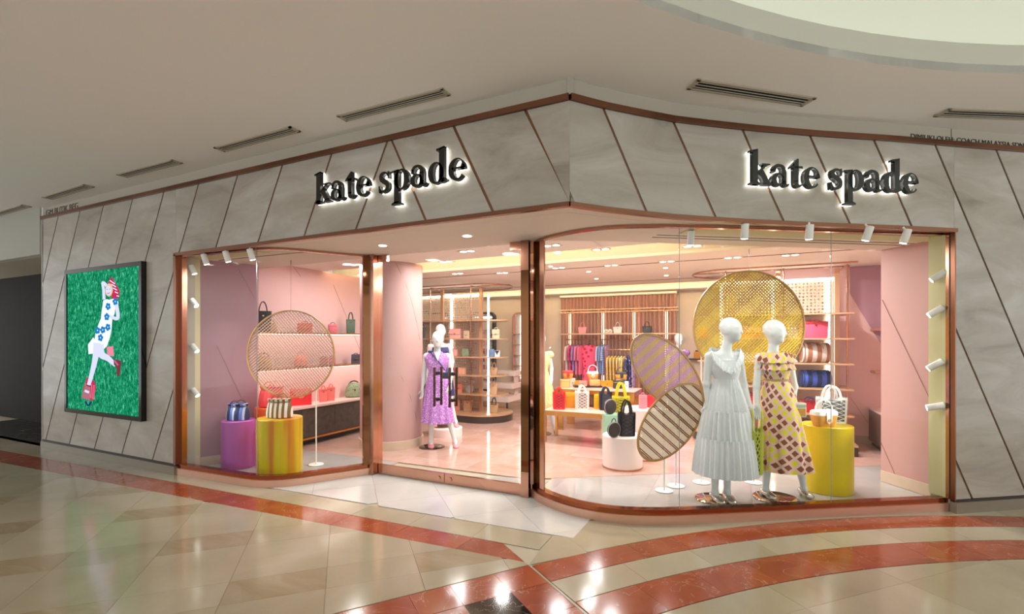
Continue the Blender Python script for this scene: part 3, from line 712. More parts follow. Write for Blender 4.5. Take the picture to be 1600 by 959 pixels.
for k, (u, v) in enumerate([(1079, 383), (1163, 373), (1264, 374), (1352, 376), (1411, 380)]):
    p = gz(u, v, 2.455); spot(p, (-.05, .1, -1) if k < 3 else (-.28, .1, -1), 'white spotlight on the ceiling of the right window, %s from the seam' % ['first', 'second', 'third', 'fourth', 'fifth'][k], RT+Vector((k*.3-.6, k*.15-.2, 0)), .125, base=(p.x, p.y, 2.6))
for k, (u, v) in enumerate([(1455, 438), (1451, 493), (1450, 576), (1448, 637)]):
    p = at(u, v, 4.50); spot(p, (-.75, .1, -.55 if k < 3 else -.2), 'white spotlight on the cream reveal of the right window, %s of four' % wd[k], RT+Vector((0, 0, .2)), .13, base=(p.x+.17, p.y+.03, p.z+.08))
# ================================================================== LETTERING
def ringpts(c, rx, ry, ic, ix, iy, a0, a1, n=22):
    o_, i_ = [], []
    for k in range(n+1):
        t = math.radians(a0+(a1-a0)*k/n); o_.append((c[0]+rx*math.cos(t), c[1]+ry*math.sin(t))); i_.append((ic[0]+ix*math.cos(t), ic[1]+iy*math.sin(t)))
    return [[o_[k], o_[k+1], i_[k+1], i_[k]] for k in range(n)]
def stroke(pts, ws):
    # smooth path by Catmull-Rom, width per point
    P = [Vector(p) for p in pts]; Q, W = [], []
    for i in range(len(P)-1):
        p0, p1, p2, p3 = P[max(i-1, 0)], P[i], P[i+1], P[min(i+2, len(P)-1)]
        for k in range(6):
            t = k/6; Q.append(.5*((2*p1)+(p2-p0)*t+(2*p0-5*p1+4*p2-p3)*t*t+(3*p1-p0-3*p2+p3)*t**3)); W.append(ws[i]*(1-t)+ws[i+1]*t)
    Q.append(P[-1]); W.append(ws[-1]); L_, R_ = [], []
    for i, q in enumerate(Q):
        d = (Q[min(i+1, len(Q)-1)]-Q[max(i-1, 0)]).normalized(); nrm = Vector((-d.y, d.x)); L_.append(tuple(q+nrm*W[i]/2)); R_.append(tuple(q-nrm*W[i]/2))
    return [[L_[k], R_[k], R_[k+1], L_[k+1]] for k in range(len(Q)-1)]
G = {}
G['k'] = (118, [[(14, 0), (44, 0), (44, 166), (14, 156)], [(0, 0), (58, 0), (58, 7), (44, 15), (14, 15), (0, 7)], [(0, 150), (14, 150), (44, 160), (44, 167), (0, 158)],
                [(42, 46), (42, 62), (82, 95), (98, 93)], [(66, 101), (112, 101), (112, 94), (96, 90), (80, 90), (66, 94)],
                [(52, 54), (70, 76), (112, 12), (76, 12)], [(70, 0), (122, 0), (122, 7), (108, 16), (78, 16), (70, 7)]])
G['a'] = (104, ringpts((38, 30), 37, 32, (44, 31), 15, 21, 0, 360)+stroke([(14, 74), (26, 92), (48, 96), (66, 84), (70, 62)], [20, 17, 13, 22, 27])+[[(57, 8), (83, 8), (84, 64), (57, 66)]]+stroke([(70, 24), (74, 8), (88, 4), (101, 12)], [26, 18, 12, 5])+stroke([(10, 75), (13, 73), (22, 75)], [14, 22, 14]))
G['t'] = (74, [[(20, 24), (47, 24), (47, 134), (40, 134), (20, 112)], [(2, 88), (70, 88), (70, 100), (8, 100)], [(20, 112), (40, 134), (2, 96), (2, 90)]]+stroke([(33.5, 30), (36, 12), (50, 5), (70, 14)], [27, 25, 14, 5]))
G['e'] = (100, ringpts((47, 49), 47, 51, (55, 51), 25, 42, 0, 322, 30)+[[(20, 50), (94, 50), (94, 59), (20, 59)], [(68, 50), (94, 50), (92, 64), (74, 72)]])
G['s'] = (84, stroke([(68, 74), (58, 91), (40, 95), (22, 85), (24, 66), (44, 52), (62, 38), (62, 18), (42, 5), (24, 7), (12, 28)], [6, 9, 12, 19, 24, 26, 25, 20, 12, 10, 5])+[[(64, 100), (72, 100), (74, 66), (66, 66)], [(8, 0), (15, 0), (16, 34), (6, 34)]])
G['p'] = (118, ringpts((68, 49), 45, 51, (62, 49), 20, 42, 0, 360, 28)+[[(20, -62), (49, -62), (49, 98), (20, 90)], [(2, 86), (20, 86), (49, 92), (49, 100), (2, 95)], [(4, -70), (66, -70), (66, -63), (49, -55), (20, -55), (4, -63)]])
G['d'] = (116, ringpts((46, 49), 45, 51, (52, 49), 20, 42, 0, 360, 28)+[[(66, 2), (95, 2), (95, 166), (66, 156)], [(50, 150), (66, 150), (95, 160), (95, 167), (50, 159)], [(80, 0), (112, 8), (112, 15), (95, 22), (80, 18)]])
LET = mat('letter_black', '0a0d0a', .22, coat=.3)
HALO = emis('letter_halo', 'fffdf2', 2.3)
def big_sign(word, place, scale, label):       # place(s, z, off) -> world point; off is distance in front of the stone
    t = thing('illuminated_sign', label, 'sign', place(0, 0, 0)); base = t.location.copy(); x = 0
    for ch in word:
        if ch == ' ': x += 46; continue
        wdt, polys = G[ch]; mb, hb = MB(), MB()
        for pl in polys:
            for m_, o0, o1, gr in ((mb, .035, .075, 0), (hb, .012, .03, 2.2)):
                cxx = sum(p[0] for p in pl)/len(pl); cyy = sum(p[1] for p in pl)/len(pl)
                P = [((x+p[0])*scale, p[1]*scale) for p in pl]
                fr = [Vector(place(a, b, o1))-base for a, b in P]; bk = [Vector(place(a, b, o0))-base for a, b in P]; n_ = len(P)
                m_.add(fr+bk, [tuple(range(n_)), tuple(range(2*n_-1, n_-1, -1))]+[(i, n_+i, n_+(i+1) % n_, (i+1) % n_) for i in range(n_)])
        l_ = obj('letter', mb, LET, t, smooth=0); obj('halo_backing', hb, HALO, l_, smooth=0); x += wdt+2
    return t
SC = .297/166
wtot = sum(G[c][0]+2 if c != ' ' else 46 for c in 'kate spade')*SC
kx = 1.685/wtot
def placeL(a, b, o): return (-2.525+a*kx, -o, 2.892+b)
def placeR(a, b, o): q = pf(1.63+a*kx*.985, -o); return (q[0], q[1], 2.893+b)
big_sign('kate spade', placeL, SC, 'black halo-lit shop name letters on the left fascia')
big_sign('kate spade', placeR, SC, 'black halo-lit shop name letters on the right curved fascia')
def small_sign(text, place, h, label, m, width):
    cu = bpy.data.curves.new('text', 'FONT'); cu.body = text; cu.size = 1; tmp = bpy.data.objects.new('text', cu); col.objects.link(tmp)
    bpy.context.view_layer.update(); dg = bpy.context.evaluated_depsgraph_get(); wtxt = max(v.co.x for v in tmp.evaluated_get(dg).to_mesh().vertices)
    t = thing('wall_lettering', label, 'sign', place(0, 0, 0)); base = t.location.copy(); x = 0
    sx = width/wtxt
    for ch in text:
        cu.body = 'H'+ch+'H'; bpy.context.view_layer.update(); dg = bpy.context.evaluated_depsgraph_get(); adv = max(v.co.x for v in tmp.evaluated_get(dg).to_mesh().vertices)
        cu.body = 'HH'; bpy.context.view_layer.update(); dg = bpy.context.evaluated_depsgraph_get(); adv -= max(v.co.x for v in tmp.evaluated_get(dg).to_mesh().vertices)
        if ch != ' ':
            cu.body = ch; bpy.context.view_layer.update(); dg = bpy.context.evaluated_depsgraph_get(); me = tmp.evaluated_get(dg).to_mesh()
            mb = MB()
            vs = [(v.co.x, v.co.y) for v in me.vertices]
            for pg in me.polygons:
                idx = list(pg.vertices); mb.add([Vector(place((x+vs[i][0])*sx, vs[i][1]*h/.73, .004))-base for i in idx], [tuple(range(len(idx)))])
            for e in me.edges:
                a, b = e.vertices
                if sum(1 for pg in me.polygons if a in pg.vertices and b in pg.vertices) == 1:
                    mb.add([Vector(place((x+vs[i][0])*sx, vs[i][1]*h/.73, o))-base for i in (a, b) for o in (.004, .0)], [(0, 1, 3, 2)])
            obj('letter', mb, m, t, smooth=0)
        x += adv
    bpy.data.objects.remove(tmp); bpy.data.curves.remove(cu); return t
small_sign('GM BUTIK BEG', lambda a, b, o: (-8.13+a, .03-o, 3.432+b), .085, 'small dark bag shop lettering on the bulkhead, far left', mat('bronze_letter', '3a2a1c', .4), .93)
def plR(a, b, o): q = pf(3.31+a, .03-o); return (q[0], q[1], 3.428+b)
small_sign('DIMILIKI OLEH: COACH MALAYSIA SDN BHD', plR, .045, 'thin grey ownership lettering on the bulkhead, far right', mat('grey_letter', '2c2a26', .5), 1.45)

# ================================================================== LIT ADVERTISING SCREEN
scr = thing('advertising_screen', 'tall lit screen showing a woman lying on grass, on the marble left wall', 'screen', ((SCR[0]+SCR[1])/2, 0, SCR[2]))
W2, HS = (SCR[1]-SCR[0])/2, SCR[3]-SCR[2]
mb = MB(); fb = .055
mb.box(-W2, W2, -.06, 0, 0, fb); mb.box(-W2, W2, -.06, 0, HS-fb, HS); mb.box(-W2, -W2+fb, -.06, 0, fb, HS-fb); mb.box(W2-fb, W2, -.06, 0, fb, HS-fb)
obj('frame', mb, mat('black_mirror', '0c0a09', .12), scr, smooth=0)
t = NT('screen_grass'); mp = t.coord((1, 1, .55), (0, .35, 0)); nz = t.n('ShaderNodeTexNoise'); nz.inputs['Scale'].default_value = 34; nz.inputs['Detail'].default_value = 6; nz.inputs['Roughness'].default_value = .75; nz.inputs['Distortion'].default_value = .6; t.l(mp, 0, nz, 0)
r = t.ramp([(.28, srgb('03301f')), (.44, srgb('0c6846')), (.56, srgb('1c8e62')), (.70, srgb('7cd8ac'))]); t.l(nz, 0, r, 0)
em = t.n('ShaderNodeEmission'); em.inputs[1].default_value = .95; t.l(r, 0, em, 0); t.l(em, 0, t.out, 0); GRASS = t.m
mb = MB(); mb.box(-W2+fb, W2-fb, -.045, -.01, fb, HS-fb); obj('display_panel', mb, GRASS, scr, smooth=0)
# the printed figure: flat shapes lying on the panel; (px, py) in the 516x959 crop of the photo
def S2(px, py):
    u, v = 90+px*140/516, 400+py*260/959; p = ony(u, v, -.046); return (p.x-scr.location.x, p.z-SCR[2])
PIC = ['c2c6e6', 'd8e2f4', '1f7fc4', 'c82f5a', 'f08aa0', 'b0707a', 'e8c9a8', '7a3a46', '3a2a30', '1a2a66']
pm = [emis('screen_ink_%s' % n_, c, 1.0 if i < 2 else .75) for i, (n_, c) in enumerate(zip(['skin', 'dress', 'petal', 'crimson', 'rose', 'leather', 'hair', 'shoe', 'line', 'shadow'], PIC))]
pic = MB(); lay = [0]
def flat(pts, mi):
    lay[0] += 1; y = -.0455-.00012*lay[0]; P = [S2(*p) for p in pts]; pic.add([(a, y, b) for a, b in P], [tuple(range(len(P)))], mi)
def fstroke(pts, ws, mi):
    lay[0] += 1; y = -.0455-.00012*lay[0]
    for q in stroke(pts, ws): pic.add([(a, y, b) for a, b in (S2(*p) for p in q)], [(0, 1, 2, 3)], mi)
def fell(c, rx, ry, mi, rot=0): flat([(c[0]+rx*math.cos(t)*math.cos(rot)-ry*math.sin(t)*math.sin(rot), c[1]+rx*math.cos(t)*math.sin(rot)+ry*math.sin(t)*math.cos(rot)) for t in np.linspace(0, 2*PI, 18)[:-1]], mi)
flat([(290, 150), (312, 118), (340, 170), (358, 200), (350, 245), (308, 245), (318, 190)], 3)
for k in range(5): fstroke([(300+k*10, 140+k*22), (330+k*6, 160+k*18)], [5, 5], 1)
flat([(175, 510), (205, 468), (222, 490), (218, 560), (178, 565)], 1); flat([(282, 525), (320, 518), (325, 575), (290, 575)], 4)
flat([(145, 770), (172, 695), (212, 720), (222, 760), (200, 835), (150, 800)], 3)
for k in range(5): fstroke([(158+k*13, 730+k*3), (170+k*10, 810+k*4)], [4, 4], 4)
fstroke([(160, 835), (178, 860), (195, 838)], [8, 8, 8], 9)
fstroke([(290, 180), (262, 152), (266, 200), (268, 250)], [18, 17, 16, 18], 0)          # raised arm
fell((297, 195), 22, 38, 6, .05); fell((294, 198), 15, 27, 0); fell((286, 192), 3, 2, 8); fell((301, 190), 3, 2, 8); fstroke([(286, 211), (294, 216), (302, 209)], [3, 4, 3], 3)
flat([(264, 255), (285, 248), (300, 252), (318, 246), (346, 250), (352, 272), (334, 285), (330, 330), (316, 362), (312, 420), (302, 470), (285, 520), (268, 535), (240, 540), (212, 522), (214, 480), (222, 430), (238, 390), (250, 360), (256, 310)], 1)   # dress
fstroke([(338, 270), (348, 355), (310, 350), (276, 330)], [22, 20, 18, 14], 0)          # lower arm
for c in [(292, 290), (285, 350), (262, 425), (232, 428), (292, 410), (250, 470), (335, 262)]:
    for k in range(5): a = k*2*PI/5+c[0]; fell((c[0]+9*math.cos(a), c[1]+13*math.sin(a)), 7, 9, 2, 0)
fstroke([(232, 500), (222, 580), (205, 660), (182, 745)], [44, 34, 27, 20], 0)           # straight leg
fstroke([(245, 510), (255, 565), (295, 590), (338, 630)], [46, 42, 32, 20], 0)           # bent leg
flat([(325, 590), (372, 605), (360, 695), (345, 690), (342, 640), (328, 625)], 7); fstroke([(330, 600), (352, 630)], [10, 10], 5)
flat([(165, 740), (195, 745), (188, 830), (140, 815), (150, 780)], 5); fstroke([(168, 742), (195, 752)], [7, 7], 7); fstroke([(160, 775), (185, 785)], [14, 14], 0)
obj('screen_picture', pic, pm, scr, smooth=0)
# ================================================================== MANNEQUINS (one continuous surface each)
def surface_nets(fld, org, h):
    nx, ny, nz = fld.shape; ins = fld < 0
    cnt = np.zeros((nx-1, ny-1, nz-1), np.int16); acc = np.zeros((nx-1, ny-1, nz-1, 3), np.float32); ne = np.zeros((nx-1, ny-1, nz-1), np.float32)
    C8 = [(i, j, k) for i in (0, 1) for j in (0, 1) for k in (0, 1)]
    sl = lambda c: (slice(c[0], nx-1+c[0]), slice(c[1], ny-1+c[1]), slice(c[2], nz-1+c[2]))
    for c in C8: cnt += ins[sl(c)]
    act = (cnt > 0) & (cnt < 8)
    for c in C8:
        for ax in range(3):
            if c[ax]: continue
            d = list(c); d[ax] = 1; a, b = fld[sl(c)], fld[sl(d)]; m = ((a < 0) != (b < 0)) & act
            if not m.any(): continue
            t = np.where(m, a/np.where(m, a-b, 1), 0)
            for q in range(3): acc[..., q] += np.where(m, c[q]+(t if q == ax else 0), 0)
            ne += m
    idx = -np.ones(act.shape, np.int64); I = np.argwhere(act); idx[act] = np.arange(len(I))
    V = (I+acc[act]/ne[act][:, None])*h+np.array(org); Fc = []
    for ax in range(3):
        u_, w_ = (ax+1) % 3, (ax+2) % 3
        s0 = [slice(1, n_-1) for n_ in fld.shape]; s0[ax] = slice(0, fld.shape[ax]-1); s1 = list(s0); s1[ax] = slice(1, fld.shape[ax])
        a, b = ins[tuple(s0)], ins[tuple(s1)]; m = np.argwhere(a != b)
        if not len(m): continue
        flip = a[tuple(m.T)]; base = m.copy(); 
        for q in (u_, w_): base[:, q] += 1
        def g(du, dw):
            e = base.copy(); e[:, u_] -= du; e[:, w_] -= dw; return idx[tuple(e.T)]
        q4 = np.stack([g(0, 0), g(1, 0), g(1, 1), g(0, 1)], 1); q4[~flip] = q4[~flip][:, ::-1]; Fc.append(q4)
    return V, np.concatenate(Fc)
class Body:
    def __init__(s): s.p = []
    def cone(s, a, b, ra, rb, k=.02): s.p.append(('c', np.array(a, float), np.array(b, float), ra, rb, k)); return s
    def ell(s, c, r, k=.02, rz=0, ry=0): s.p.append(('e', np.array(c, float), np.array(r, float), rz, ry, k)); return s
    def mesh(s, name, m, h=.006):
        lo = np.array([1e9]*3); hi = -lo
        for p in s.p:
            if p[0] == 'c': pts = [p[1]-p[3], p[1]+p[3], p[2]-p[4], p[2]+p[4]]
            else: R = max(p[2]); pts = [p[1]-R, p[1]+R]
            for q in pts: lo = np.minimum(lo, q); hi = np.maximum(hi, q)
        lo -= .03; hi += .03; n_ = np.ceil((hi-lo)/h).astype(int)+1
        fld = np.full(n_, .2, np.float32)
        for p in s.p:
            k = p[-1]
            if p[0] == 'c': l0 = np.minimum(p[1]-p[3], p[2]-p[4]); h0 = np.maximum(p[1]+p[3], p[2]+p[4])
            else: R = max(p[2]); l0, h0 = p[1]-R, p[1]+R
            i0 = np.maximum(((l0-.045-lo)/h).astype(int), 0); i1 = np.minimum(((h0+.045-lo)/h).astype(int)+2, n_)
            X, Y, Z = np.meshgrid(*[lo[q]+h*np.arange(i0[q], i1[q]) for q in range(3)], indexing='ij')
            if p[0] == 'c':
                a, b, ra, rb = p[1:5]; ab = b-a; L2 = max(ab@ab, 1e-9)
                t = np.clip(((X-a[0])*ab[0]+(Y-a[1])*ab[1]+(Z-a[2])*ab[2])/L2, 0, 1)
                d = np.sqrt((X-a[0]-t*ab[0])**2+(Y-a[1]-t*ab[1])**2+(Z-a[2]-t*ab[2])**2)-(ra+(rb-ra)*t)
            else:
                c, r, rz, ry = p[1:5]; X, Y, Z = X-c[0], Y-c[1], Z-c[2]
                if rz: X, Y = X*math.cos(rz)+Y*math.sin(rz), -X*math.sin(rz)+Y*math.cos(rz)
                if ry: X, Z = X*math.cos(ry)+Z*math.sin(ry), -X*math.sin(ry)+Z*math.cos(ry)
                k0 = np.sqrt((X/r[0])**2+(Y/r[1])**2+(Z/r[2])**2); k1 = np.sqrt((X/r[0]**2)**2+(Y/r[1]**2)**2+(Z/r[2]**2)**2)+1e-9; d = k0*(k0-1)/k1
            sub = fld[i0[0]:i1[0], i0[1]:i1[1], i0[2]:i1[2]]; hh = np.clip(.5+.5*(sub-d)/k, 0, 1)
            fld[i0[0]:i1[0], i0[1]:i1[1], i0[2]:i1[2]] = (sub*(1-hh)+d*hh-k*hh*(1-hh)).astype(np.float32)
        V, Fc = surface_nets(fld, lo, h); me = bpy.data.meshes.new(name)
        me.vertices.add(len(V)); me.vertices.foreach_set('co', V.astype(np.float32).ravel()); me.loops.add(len(Fc)*4); me.loops.foreach_set('vertex_index', Fc.astype(np.int32).ravel())
        me.polygons.add(len(Fc)); me.polygons.foreach_set('loop_start', np.arange(0, len(Fc)*4, 4, dtype=np.int32)); me.update(calc_edges=True); me.validate()
        me.polygons.foreach_set('use_smooth', [True]*len(me.polygons)); me.materials.append(m)
        return me
def headpart(B, c, face, s=1.0):       # face: unit xy direction the face looks to
    f = Vector((face[0], face[1], 0)).normalized(); r = Vector((-f.y, f.x, 0)); rz = math.atan2(f.y, f.x); c = Vector(c)
    P = lambda a, b, z: tuple(c+f*(a*s)+r*(b*s)+Vector((0, 0, z*s)))
    B.ell(P(-.012, 0, .03), (.098*s, .078*s, .092*s), .03, rz); B.ell(P(.022, 0, -.035), (.070*s, .060*s, .088*s), .07, rz)
    B.cone(P(.052, 0, -.088), P(.06, 0, -.092), .022*s, .018*s, .03)              # chin
    B.cone(P(.083, 0, .012), P(.103, 0, -.024), .007*s, .0125*s, .014)             # nose
    B.ell(P(.078, 0, -.056), (.014*s, .024*s, .007*s), .008, rz); B.ell(P(.076, 0, -.068), (.013*s, .020*s, .008*s), .008, rz)   # lips
    for q in (-1, 1):
        B.cone(P(.074, .012*q, .024), P(.062, .044*q, .022), .007*s, .006*s, .03)  # brow
        B.ell(P(.074, .028*q, .006), (.012*s, .017*s, .009*s), .008, rz)             # eyelid
        B.ell(P(.056, .035*q, -.03), (.022*s, .018*s, .024*s), .02, rz)              # cheek
        B.ell(P(-.008, .070*q, -.008), (.016*s, .008*s, .026*s), .022, rz+.3*q)       # ear, only hinted
def armpart(B, sh, el, wr, r=1.0, finger=(0, 0, -1), side=(1, 0, 0), curl=.0, palm_n=None):
    B.cone(sh, el, .043*r, .034*r, .03); B.cone(el, wr, .033*r, .021*r, .02)
    wv = Vector(wr); d = Vector(finger).normalized(); sd = Vector(side).normalized(); nrm = d.cross(sd).normalized()
    kn = wv+d*.075
    B.cone(wr, tuple(wv+d*.02), .021*r, .02*r, .015)
    for k, (o_, L_) in enumerate(((-.026, .068), (-.009, .078), (.009, .074), (.025, .058))):
        a = wv+d*.012+sd*o_*.55; b = kn+sd*o_*1.0; B.cone(tuple(a), tuple(b), .0125, .0105, .012)
        d2 = (d+nrm*curl).normalized(); c1 = b+d2*L_*.5+sd*o_*.12; d3 = (d+nrm*curl*2.4).normalized(); e = c1+d3*L_*.5
        B.cone(tuple(b), tuple(c1), .0092, .0082, .004); B.cone(tuple(c1), tuple(e), .008, .0062, .004)
    t0 = wv+d*.022-sd*.02; t1 = t0+(d*.55-sd*.75+nrm*.35).normalized()*.042; t2 = t1+(d*.9-sd*.25+nrm*.3).normalized()*.032
    B.cone(tuple(t0), tuple(t1), .013, .0095, .01); B.cone(tuple(t1), tuple(t2), .0092, .0068, .004)
def legpart(B, hip, kn, an, toe, r=1.0):
    B.cone(hip, kn, .078*r, .05*r, .04); k = Vector(kn); a = Vector(an); cf = k.lerp(a, .28)
    tv = (Vector(toe)-a); tv.z = 0; tv.normalize()
    B.cone(kn, tuple(cf-tv*.008), .047*r, .05*r, .03); B.cone(tuple(cf-tv*.008), an, .049*r, .029*r, .03)
    heel = a-tv*.03; B.cone(an, tuple(heel+Vector((0, 0, -.045))), .03*r, .028*r, .02)
    mid = a.lerp(Vector(toe), .6); mid.z = .035; B.cone(an, tuple(mid), .027*r, .016*r, .02)
class Fig:
    """mannequin frame: x to the right in the photo's view, y away, z up; base point under the figure"""
    def __init__(s, u0, Y, name, label, group, zbase=.008, src=None):
        s.u0, s.Y = u0, Y; p = at(u0, 530, Y); s.t = thing(name, label, 'mannequin', (p.x, p.y, zbase), YAW, group); s.zb = zbase
    def q(s, u, v, y=0.0):            # local point seen at pixel (u, v), y metres behind the base plane
        Y = s.Y+y; return ((u-800)/F*Y-(s.u0-800)/F*s.Y, y, CH+(530-v)/F*Y-s.zb)
def rings(cs, n=96, pleat=0, seed=0, sharp=1.0):
    """cs: list of (center, rx, ry, amp[, rot]) from top to bottom"""
    rr = np.random.default_rng(seed); ph = rr.uniform(0, 2*PI, 3); out = []
    for c, rx, ry, amp in cs:
        L_ = []
        for i in range(n):
            t = 2*PI*i/n; w_ = math.sin(pleat*t+ph[0])+.45*math.sin((pleat*1.0+3)*t+ph[1])+.35*math.sin((max(2, pleat//2))*t+ph[2])
            k = 1+amp*w_; L_.append((c[0]+rx*k*math.cos(t), c[1]+ry*k*math.sin(t), c[2]+amp*.05*w_))
        out.append(L_)
    return out
def dress(parent, name, m, cs, pleat=0, seed=0, n=96, uvs=(6, 6), sub=5):
    # interpolate the control rings
    C = []
    for i in range(len(cs)-1):
        a, b = cs[i], cs[i+1]
        for k in range(sub):
            t = k/sub; C.append((tuple(a[0][q]*(1-t)+b[0][q]*t for q in range(3)), a[1]*(1-t)+b[1]*t, a[2]*(1-t)+b[2]*t, a[3]*(1-t)+b[3]*t))
    C.append(cs[-1]); R = rings(C, n, pleat, seed); mb = MB(); zt = C[0][0][2]
    uv = []
    for c, rg in zip(C, R):
        per = PI*(c[1]+c[2])
        for i in range(n): uv.append(((i/n-.5)*uvs[0], (zt-c[0][2])*uvs[1]))
    # seam at the back
    mb.loft(R, cap=False, uv=uv); return obj(name, mb, m, parent, smooth=60)
def ruffle(parent, name, m, pts, outs, n=60, waves=14, depth=.012, seed=1, uvs=(10, 8)):
    """cloth strip: top edge follows pts, bottom edge follows outs, rippled"""
    def samp(P, t):
        x = t*(len(P)-1); i = min(int(x), len(P)-2); f = x-i; return Vector(P[i]).lerp(Vector(P[i+1]), f)
    R = []; uv = []
    for k in range(6):
        s_ = k/5; row = []
        for i in range(n):
            t = i/(n-1); a, b = samp(pts, t), samp(outs, t); p = a.lerp(b, s_); dz = (b-a); nn_ = Vector((0, -1, 0)); p = p+nn_*(depth*s_*(math.sin(waves*2*PI*t+seed)+.3*math.sin(31*t)))+Vector((0, 0, depth*.6*s_*math.sin(waves*2*PI*t+1.3+seed))); row.append(p); uv.append((t*uvs[0], s_*uvs[1]*.12))
        R.append(row)
    mb = MB(); mb.loft(R, cap=False, closed=False, uv=uv); o = obj(name, mb, m, parent, smooth=60); return o
CLOTHW = mat('white_cotton', 'e4e8ea', .8, noise=.03, nscale=30, sheen=.3)
t = NT('check_print'); mp = t.coord((1, 1, 1), (0, 0, math.radians(38)), 'UV'); b = t.b; b.inputs['Roughness'].default_value = .8
sx = t.n('ShaderNodeSeparateXYZ'); t.l(mp, 0, sx, 0); fx = []
for ax in (0, 1):
    f1 = t.n('ShaderNodeMath', operation='FRACT'); t.l(sx, ax, f1, 0); g1 = t.n('ShaderNodeMath', operation='LESS_THAN'); g1.inputs[1].default_value = .66; t.l(f1, 0, g1, 0); fx.append(g1)
both = t.n('ShaderNodeMath', operation='MULTIPLY'); t.l(fx[0], 0, both, 0); t.l(fx[1], 0, both, 1)
fl_ = t.n('ShaderNodeVectorMath', operation='FLOOR'); t.l(mp, 0, fl_, 0); wn = t.n('ShaderNodeTexWhiteNoise'); t.l(fl_, 0, wn, 0)
gt = t.n('ShaderNodeMath', operation='GREATER_THAN'); gt.inputs[1].default_value = .52; t.l(wn, 'Value', gt, 0)
m1 = t.n('ShaderNodeMixRGB'); m1.inputs[1].default_value = (*srgb('8a4f2e'), 1); m1.inputs[2].default_value = (*srgb('e2dc1e'), 1); t.l(gt, 0, m1, 0)
m2 = t.n('ShaderNodeMixRGB'); m2.inputs[1].default_value = (*srgb('efc4b6'), 1); t.l(both, 0, m2, 0); t.l(m1, 0, m2, 2); t.l(m2, 0, b, 'Base Color'); CHECK = t.m
LILAC = spots_mat('lilac_dot_print', 'b877cc', 'f6e6f8', 60, .30, .8)
NAVYC = mat('navy_cloth', '2d2c66', .7); YELC = spots_mat('yellow_bloom_print', 'dfcf90', 'f3e8c4', 22, .3, .8, 'c9a05c')
SILVER = mat('silver_leather', 'd6d0c4', .22, .75); PINKL = mat('pink_leather', 'ee97a4', .35)
MIRD = mat('mirror_disc', 'c9b9a2', .05, 1.0)
def shoe(parent, an, toe, m, name='shoe', z0=.0, loafer=True, zf=0.0):
    a = Vector(an); tv = Vector(toe)-a; tv.z = 0; a.z = 0; L_ = tv.length+.05; tv.normalize(); r = Vector((-tv.y, tv.x, 0)); o_ = a-tv*.055; mb = MB(); R = []
    prof = [(0, .018, .03, .075), (.12, .03, .028, .085), (.35, .034, .022, .07), (.6, .040, .012, .062), (.8, .040, .004, .05), (.94, .028, .003, .035), (1, .012, .004, .02)]
    if not loafer: prof = [(0, .018, .05, .085), (.12, .028, .045, .09), (.35, .031, .028, .055), (.6, .037, .008, .045), (.8, .036, .003, .038), (.94, .022, .003, .028), (1, .008, .004, .016)]
    for s_, wd_, zb, ztop in prof:
        c = o_+tv*(s_*L_); ring_ = []
        for i in range(14):
            th = 2*PI*i/14; ring_.append(c+r*((wd_+.008)*math.cos(th))+Vector((0, 0, 0))+Vector((0, 0, zf-a.z*0+(zb+ztop)/2-a.z+((ztop-zb)/2+.006)*math.sin(th))))
        R.append([Vector((p.x, p.y, p.z+a.z)) for p in ring_])
    mb.loft(R); o = obj(name, mb, m, parent)
    h = o_+tv*.02; k = MB(); k.cyl((h.x, h.y, zf), (h.x, h.y, zf+(.035 if loafer else .055)), .014 if loafer else .009, 10); obj('heel', k, m, o)
    if loafer:
        c = o_+tv*(.52*L_); k = MB(); k.bar(c+r*.036+Vector((0, 0, zf+.058)), c-r*.036+Vector((0, 0, zf+.058)), .03, .012); obj('strap', k, m, o)
        c = o_+tv*(.36*L_); k = MB(); k.loft([[c+r*(.026*w_*math.cos(t_))+tv*(.02*w_*math.sin(t_))+Vector((0, 0, zf+z_)) for t_ in np.linspace(0, 2*PI, 12)[:-1]] for z_, w_ in ((.066, 1.0), (.088, 1.15))]); obj('tongue', k, m, o)
    return o
def base_disc(f, u, v, r, m=MIRD):
    p = gz(u, v, 0); R = Matrix.Rotation(-YAW, 3, 'Z'); l = R @ (Vector((p.x, p.y, 0))-Vector((f.t.location.x, f.t.location.y, 0)))
    mb = MB(); mb.lathe([(r, 0), (r, .006), (r-.004, .008)], 40, (l.x, l.y, .0)); return obj('base_disc', mb, m, f.t)

# --- mannequin 1: white dress
A = Fig(1128, 4.66, 'mannequin', 'white mannequin in a white ruffled tiered dress, right window', 'mannequins')
q = A.q; B = Body()
headpart(B, q(1142, 515, -.01), (.72, -.70))
B.cone(q(1138, 530, .0), q(1133, 552, .02), .045, .052, .03); B.cone(q(1112, 556, .02), q(1152, 556, .04), .042, .042, .05); B.ell(q(1132, 572, .02), (.125, .088, .12), .05); B.ell(q(1137, 577, -.05), (.085, .05, .06), .04)
B.cone(q(1132, 575, .02), q(1133, 600, .02), .098, .085, .05); B.ell(q(1131, 624, .02), (.145, .105, .12), .05)
armpart(B, q(1108, 557, .02), q(1104, 600, .035), q(1105.5, 633, .01), 1., (.08, -.1, -1), (.8, -.6, 0), .28)
armpart(B, q(1154, 557, .05), q(1162, 600, .10), q(1172, 634, .05), 1., (.45, -.15, -1), (-.35, -.9, 0), .35)
legpart(B, q(1124, 632, .02), q(1119, 690, 0), q(1117, 769, .0), q(1128, 781, -.09)); legpart(B, q(1139, 632, .03), q(1137, 690, .03), q(1136, 768, .02), q(1145, 781, -.09))
obj('body', B.mesh('body', MANQ), None, A.t)
def col2(f, u, v, y, rx, ry, amp): return (f.q(u, v, y), rx, ry, amp)
